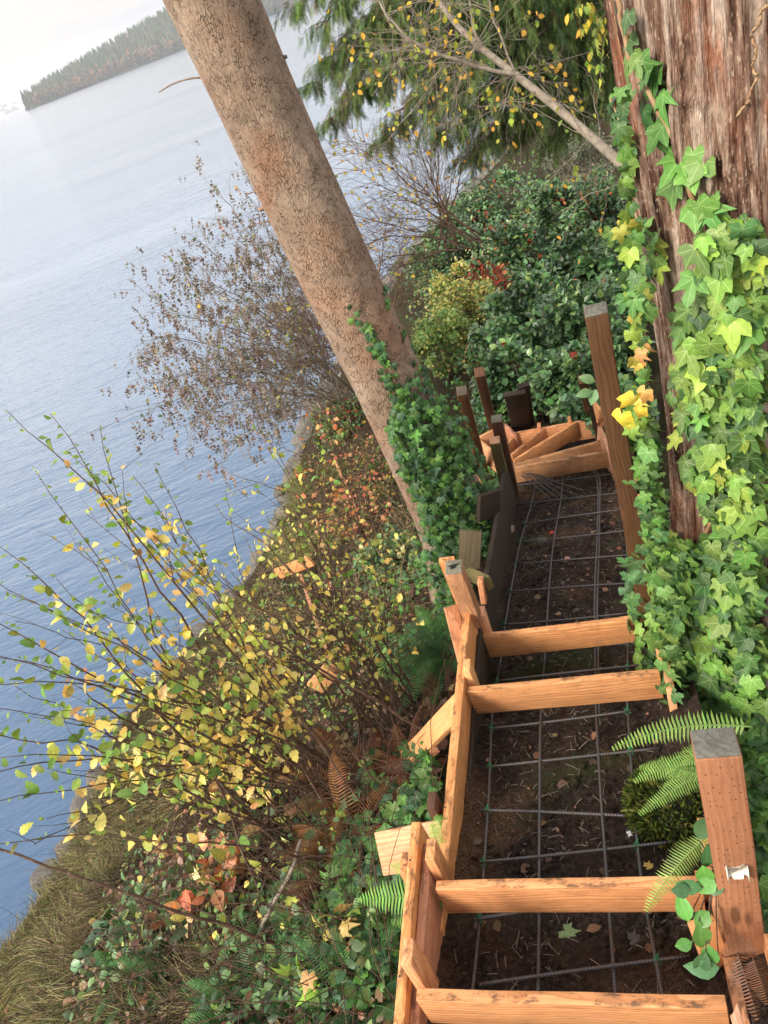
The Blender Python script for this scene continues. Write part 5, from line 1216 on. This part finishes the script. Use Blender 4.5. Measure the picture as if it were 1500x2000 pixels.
for a, b in zip(seg[:-1], seg[1:]):
    L = np.linalg.norm(b - a); tdir = (b - a) / L; nrm2 = np.array([tdir[1], -tdir[0]])
    if shore_dist(*(a + tdir * L / 2 + nrm2 * .3)) < 0: nrm2 = -nrm2
    far = np.linalg.norm((a + b) / 2) > 17; s_ = 0
    while s_ < L:
        r = rng.uniform(.08, .24) * (2.0 if far else 1.0); acc.append((a + tdir * s_ + nrm2 * rng.normal(.04, .06), r, .04 + .1 * rng.random())); s_ += r * 1.5
        if rng.random() < .6: acc.append((a + tdir * s_ + nrm2 * rng.normal(.28, .06) * (1.6 if far else 1), r * .8, .26))
ln_ = ['grey', 'pale grey', 'dark grey', 'brown grey']
for i, (p, r, z) in enumerate(acc[:230]):
    o = bpy.data.objects.new('shore_rock', RM[i % 6]); COL.objects.link(o); o.location = (p[0], p[1], z); o.scale = (r * rng.uniform(1.0, 1.5), r * rng.uniform(.8, 1.2), r * rng.uniform(.7, 1.1)); o.rotation_euler = (rng.uniform(-.4, .4), rng.uniform(-.4, .4), rng.uniform(0, 6.3))
    tag(o, 'rounded grey boulder in the row of rocks along the near water edge' if p[1] < 17 else 'larger grey boulder on the distant water edge beyond the fir trunk', 'rock', 'rocks lining the shore')
# mossy rock beside the stair
_u, _v = uvof(1312, 1560, 4.93); mc = S(_u, _v, 4.88); o = bpy.data.objects.new('mossy_rock', RM[2]); COL.objects.link(o); o.location = mc; o.scale = (.17, .16, .13); tag(o, 'moss covered dark rock right of the stair between the middle risers', 'rock')
X = unit(6500); X = X[X[:, 2] > -.2]; n = len(X); Pm = np.array(o.location) + X * np.array([.168, .158, .132]); mb = MB(); mb.inst(T_SL, Pm, X + .7 * unit(n) + np.array([0, 0, .3]), unit(n), .02 + .035 * rng.random(n), pal([(.075, .10, .02), (.04, .06, .015), (.13, .15, .035)], n)); mo = mb.build('moss', M['moss']); mo.parent = o; mo.matrix_parent_inverse = Matrix.LocRotScale(o.location, None, o.scale).inverted()

# ------------------------------------------------------------------ things on the soil
mb = MB(); n = 290; uu_ = rng.uniform(-.85, .04, n); vv_ = rng.uniform(.7, 6.6, n); zz_ = soilz(uu_, vv_) + .006; Xs = np.stack([uu_ * SU[0] + vv_ * SV[0], uu_ * SU[1] + vv_ * SV[1], zz_], 1)
d = unit(n); d[:, 2] *= .2; mb.inst(T_RD, Xs, d, np.array([0, 0, 1.]) + .35 * unit(n), .012 + .045 * rng.random(n) ** 2, pal([(.12, .06, .035), (.20, .11, .06), (.07, .045, .03), (.28, .16, .09)], n)); tag(mb.build('soil_litter', M['leaf']), kind='stuff')
mb = MB()
for i in range(1100):
    u0, v0 = rng.uniform(-.86, .05), rng.uniform(.7, 6.7); a = rng.uniform(0, 6.3); l = rng.uniform(.01, .07); z0 = float(soilz(u0, v0)) + .004
    p0 = S(u0, v0, z0); p1 = p0 + np.array([cos(a) * l, sin(a) * l, rng.uniform(0, .012)]); mb.tube([p0, (p0 + p1) / 2 + np.array([0, 0, .004]), p1], .0014, 3, cap=False)
tag(mb.build('soil_debris', M['gtwig']), kind='stuff')
import bmesh
mb = MB()
def blob(c, r, seed):
    th = np.linspace(0, pi, 7)[1:-1]; ph = np.arange(8) / 8 * 2 * pi; R = np.random.default_rng(seed)
    V = [(0, 0, 1)] + [(sin(a) * cos(b), sin(a) * sin(b), cos(a)) for a in th for b in ph] + [(0, 0, -1)]; V = np.array(V) * (1 + .18 * R.standard_normal((len(V), 1))) * r * np.array([1, 1, .7]) + c
    lo = []; cn2 = []
    for j in range(8): lo += [0, 1 + j, 1 + (j + 1) % 8]; cn2.append(3)
    for i in range(4):
        for j in range(8): a_ = 1 + i * 8; lo += [a_ + j, a_ + 8 + j, a_ + 8 + (j + 1) % 8, a_ + (j + 1) % 8]; cn2.append(4)
    for j in range(8): lo += [33 + j, 41, 33 + (j + 1) % 8]; cn2.append(3)
    return V, lo, cn2
for i in range(1500):
    u0, v0 = rng.uniform(-.88, .06), rng.uniform(.7, 6.7); r = .004 + .018 * rng.random() ** 3; mb.add(*blob(S(u0, v0, float(soilz(u0, v0)) + r * .3), r, i), (.5, .5, .5))
tag(mb.build('soil_clods', M['soil']), kind='stuff')
def one(name, label, cat, px, py, tm, s_, col, mat='leaf', up=.012, az=(1, 0, 0)):
    r = ray(px, py)
    for dd in np.arange(1.5, 9, .006):
        P = r * dd + np.array([0, 0, EYE]); u0, v0 = P[:2] @ SU, P[:2] @ SV
        if P[2] < float(soilz(u0, v0)) + up: break
    mb = MB(); mb.inst(tm, [P], [az], [(0, -.1, 1)], np.array([s_]), [col]); return tag(mb.build(name, M[mat]), label, cat)
one('fallen_leaf', 'bright red fallen leaf on the soil of the long landing', 'leaf', 1072, 1042, T_OV, .06, (.62, .05, .04))
one('fallen_leaf', 'pinkish fallen leaf near the round stone on the landing soil', 'leaf', 1102, 1092, T_RD, .05, (.5, .22, .18))
one('fallen_leaf', 'large torn green leaf on the dark soil below the second riser', 'leaf', 1105, 1820, T_MAP[0], .062, (.22, .32, .14), az=(.5, -.9, 0))
one('fallen_leaf', 'small yellow leaf on the soil just above the second riser', 'leaf', 1265, 1693, T_MAP[0], .035, (.70, .50, .12))
one('fallen_leaf', 'yellow curled leaf lying on top of the riser below the tall post', 'leaf', 960, 1237, T_MAP[0], .025, (.62, .42, .06), up=.25)
one('fallen_leaf', 'dried brown curled leaf on the soil between the lowest two risers', 'leaf', 1145, 1818, T_OV, .06, (.24, .13, .07))
one('fallen_leaf', 'grey brown flat leaf on the soil near the right bar, lowest bay', 'leaf', 1235, 1835, T_MAP[0], .05, (.10, .085, .085))
one('paper_scrap', 'small white scrap on dead leaves beside the right bar', 'scrap', 1228, 1628, T_MAP[0], .022, (.7, .7, .72))
rs = bpy.data.objects.new('round_stone', RM[4]); COL.objects.link(rs); uu0, vv0 = uvof(1060, 1067, 3.9); rs.location = S(uu0, vv0, float(soilz(uu0, vv0)) + .03); rs.scale = (.05, .05, .042)
tag(rs, 'round brown stone on the landing soil next to the red leaf', 'stone')

# ------------------------------------------------------------------ far shore
xs = np.linspace(-330, 420, 90); ysh = np.linspace(0, 1, 14)
def isl_h(x): return np.interp(x, [-300, -285, -240, -120, 0, 120, 420], [0, 6, 12, 28, 44, 56, 60])
V = []; 
for a in ysh:
    for x in xs: V.append((x, 1405 + a * 420 + 14 * vnoise(x / 40, a * 3, 2), isl_h(x) * np.sin(min(a * 2.2, 1) * pi / 2) * np.clip((x + 292) / 20, 0, 1) - .3))
idx = np.arange(len(V)).reshape(14, 90); fc = np.stack([idx[:-1, :-1], idx[:-1, 1:], idx[1:, 1:], idx[1:, :-1]], -1).reshape(-1, 4)
mb = MB(); mb.quads(V, fc, (.05, .06, .03)); tag(mb.build('hills', M['forest'], smooth=True), kind='structure')
def cone_tree(seed, m=5):
    R = np.random.default_rng(seed); V = []; lo = []; cn2 = []
    for i in range(m):
        z0 = .08 + .84 * i / m; z1 = min(z0 + .34, 1.0); r0 = .2 * (1 - z0) + .02; b = len(V)
        for j in range(7): a = j / 7 * 2 * pi + R.random(); rr = r0 * R.uniform(.6, 1.25); V.append((rr * cos(a), rr * sin(a), z0 - .05 * R.random()))
        V.append((0, 0, z1))
        for j in range(7): lo += [b + j, b + (j + 1) % 7, b + 7]; cn2.append(3)
    b = len(V); V += [(-.012, 0, 0), (.012, 0, 0), (.012, 0, .2), (-.012, 0, .2)]; lo += [b, b + 1, b + 2, b + 3]; cn2.append(4)
    return np.array(V)[:, [0, 2, 1]], np.array(lo), np.array(cn2)
def round_tree(seed):
    R = np.random.default_rng(seed); V = []; lo = []; cn2 = []
    for i in range(34):
        c = R.standard_normal(3); c /= np.linalg.norm(c); c = c * R.uniform(.15, .34) + np.array([0, 0, .6]); b = len(V); s_ = .13
        V += [c + R.standard_normal(3) * s_ for _ in range(4)]; lo += [b, b + 1, b + 2, b + 3]; cn2.append(4)
    return np.array(V)[:, [0, 2, 1]], np.array(lo), np.array(cn2)
TC = [cone_tree(i) for i in range(4)]; TR = [round_tree(i) for i in range(4)]
n = 5200; x = rng.uniform(-286, 380, n); a = rng.random(n) ** 1.5; y = 1410 + a * 220
z = isl_h(x) * np.sin(np.minimum((y - 1405) / 420 * 2.2, 1) * pi / 2) * np.clip((x + 292) / 20, 0, 1) - 1
Pt = np.stack([x, y, z], 1); con_ = rng.random(n) < np.clip(.35 + a * .8, 0, .92); mb = MB(); up_ = np.tile([0, 0, 1.0], (n, 1)) + .02 * unit(n); ft = np.array([0, -1.0, 0]) + .7 * unit(n) * np.array([1, 1, 0])
for i in range(4):
    m = con_ & (np.arange(n) % 4 == i); h_ = rng.uniform(15, 30, m.sum()); mb.inst(TC[i], Pt[m], up_[m], ft[m], np.stack([h_ * 1.0, h_, h_ * 1.0], 1), pal([(.03, .055, .03), (.045, .07, .035), (.06, .075, .04)], m.sum()))
    m = (~con_) & (np.arange(n) % 4 == i); h_ = rng.uniform(11, 19, m.sum()); mb.inst(TR[i], Pt[m], up_[m], ft[m], h_, pal([(.14, .11, .07), (.22, .13, .06), (.11, .11, .06), (.18, .15, .09), (.27, .13, .06)], m.sum()))
tag(mb.build('far_forest', M['forest']), kind='stuff')
# low hills beyond the point, with pale buildings
V = []; xs = np.linspace(-2600, -300, 60)
for a in np.linspace(0, 1, 8):
    for x in xs: V.append((x, 3900 + a * 900, (18 + 75 * (.5 + .5 * vnoise(x / 420, 1.3, 12)) * np.clip((-500 - x) / 900, .1, 1)) * sin(a * pi / 2) - .4))
idx = np.arange(len(V)).reshape(8, 60); fc = np.stack([idx[:-1, :-1], idx[:-1, 1:], idx[1:, 1:], idx[1:, :-1]], -1).reshape(-1, 4)
mb = MB(); mb.quads(V, fc, (.10, .11, .09)); tag(mb.build('far_hills', M['forest'], smooth=True), kind='structure')
mb = MB()
for i in range(240):
    x = rng.uniform(-2000, -760); a = rng.random() ** 2 * .5; y = 3905 + a * 900; z = 60 * sin(a * pi / 2) * .6; w_ = rng.uniform(10, 30); h_ = rng.uniform(6, 14)
    mb.box((x, y, z - 2), (x + w_, y + 12, z + h_), tuple(np.array([.62, .6, .56]) * rng.uniform(.6, 1.1)))
o = mb.build('waterfront_houses', M['forest']); tag(o, kind='stuff')

# ------------------------------------------------------------------ haze
hz = G('haze_air'); vol = hz.t.nodes.new('ShaderNodeVolumePrincipled'); vol.inputs['Color'].default_value = (.95, .96, .98, 1); vol.inputs['Density'].default_value = .00022
hz.t.links.new(vol.outputs[0], hz.out.inputs['Volume'])
mb = MB(); mb.box((-3200, -80, -3), (3200, 5200, 125)); hb = mb.build('haze', hz.m); tag(hb, kind='stuff')
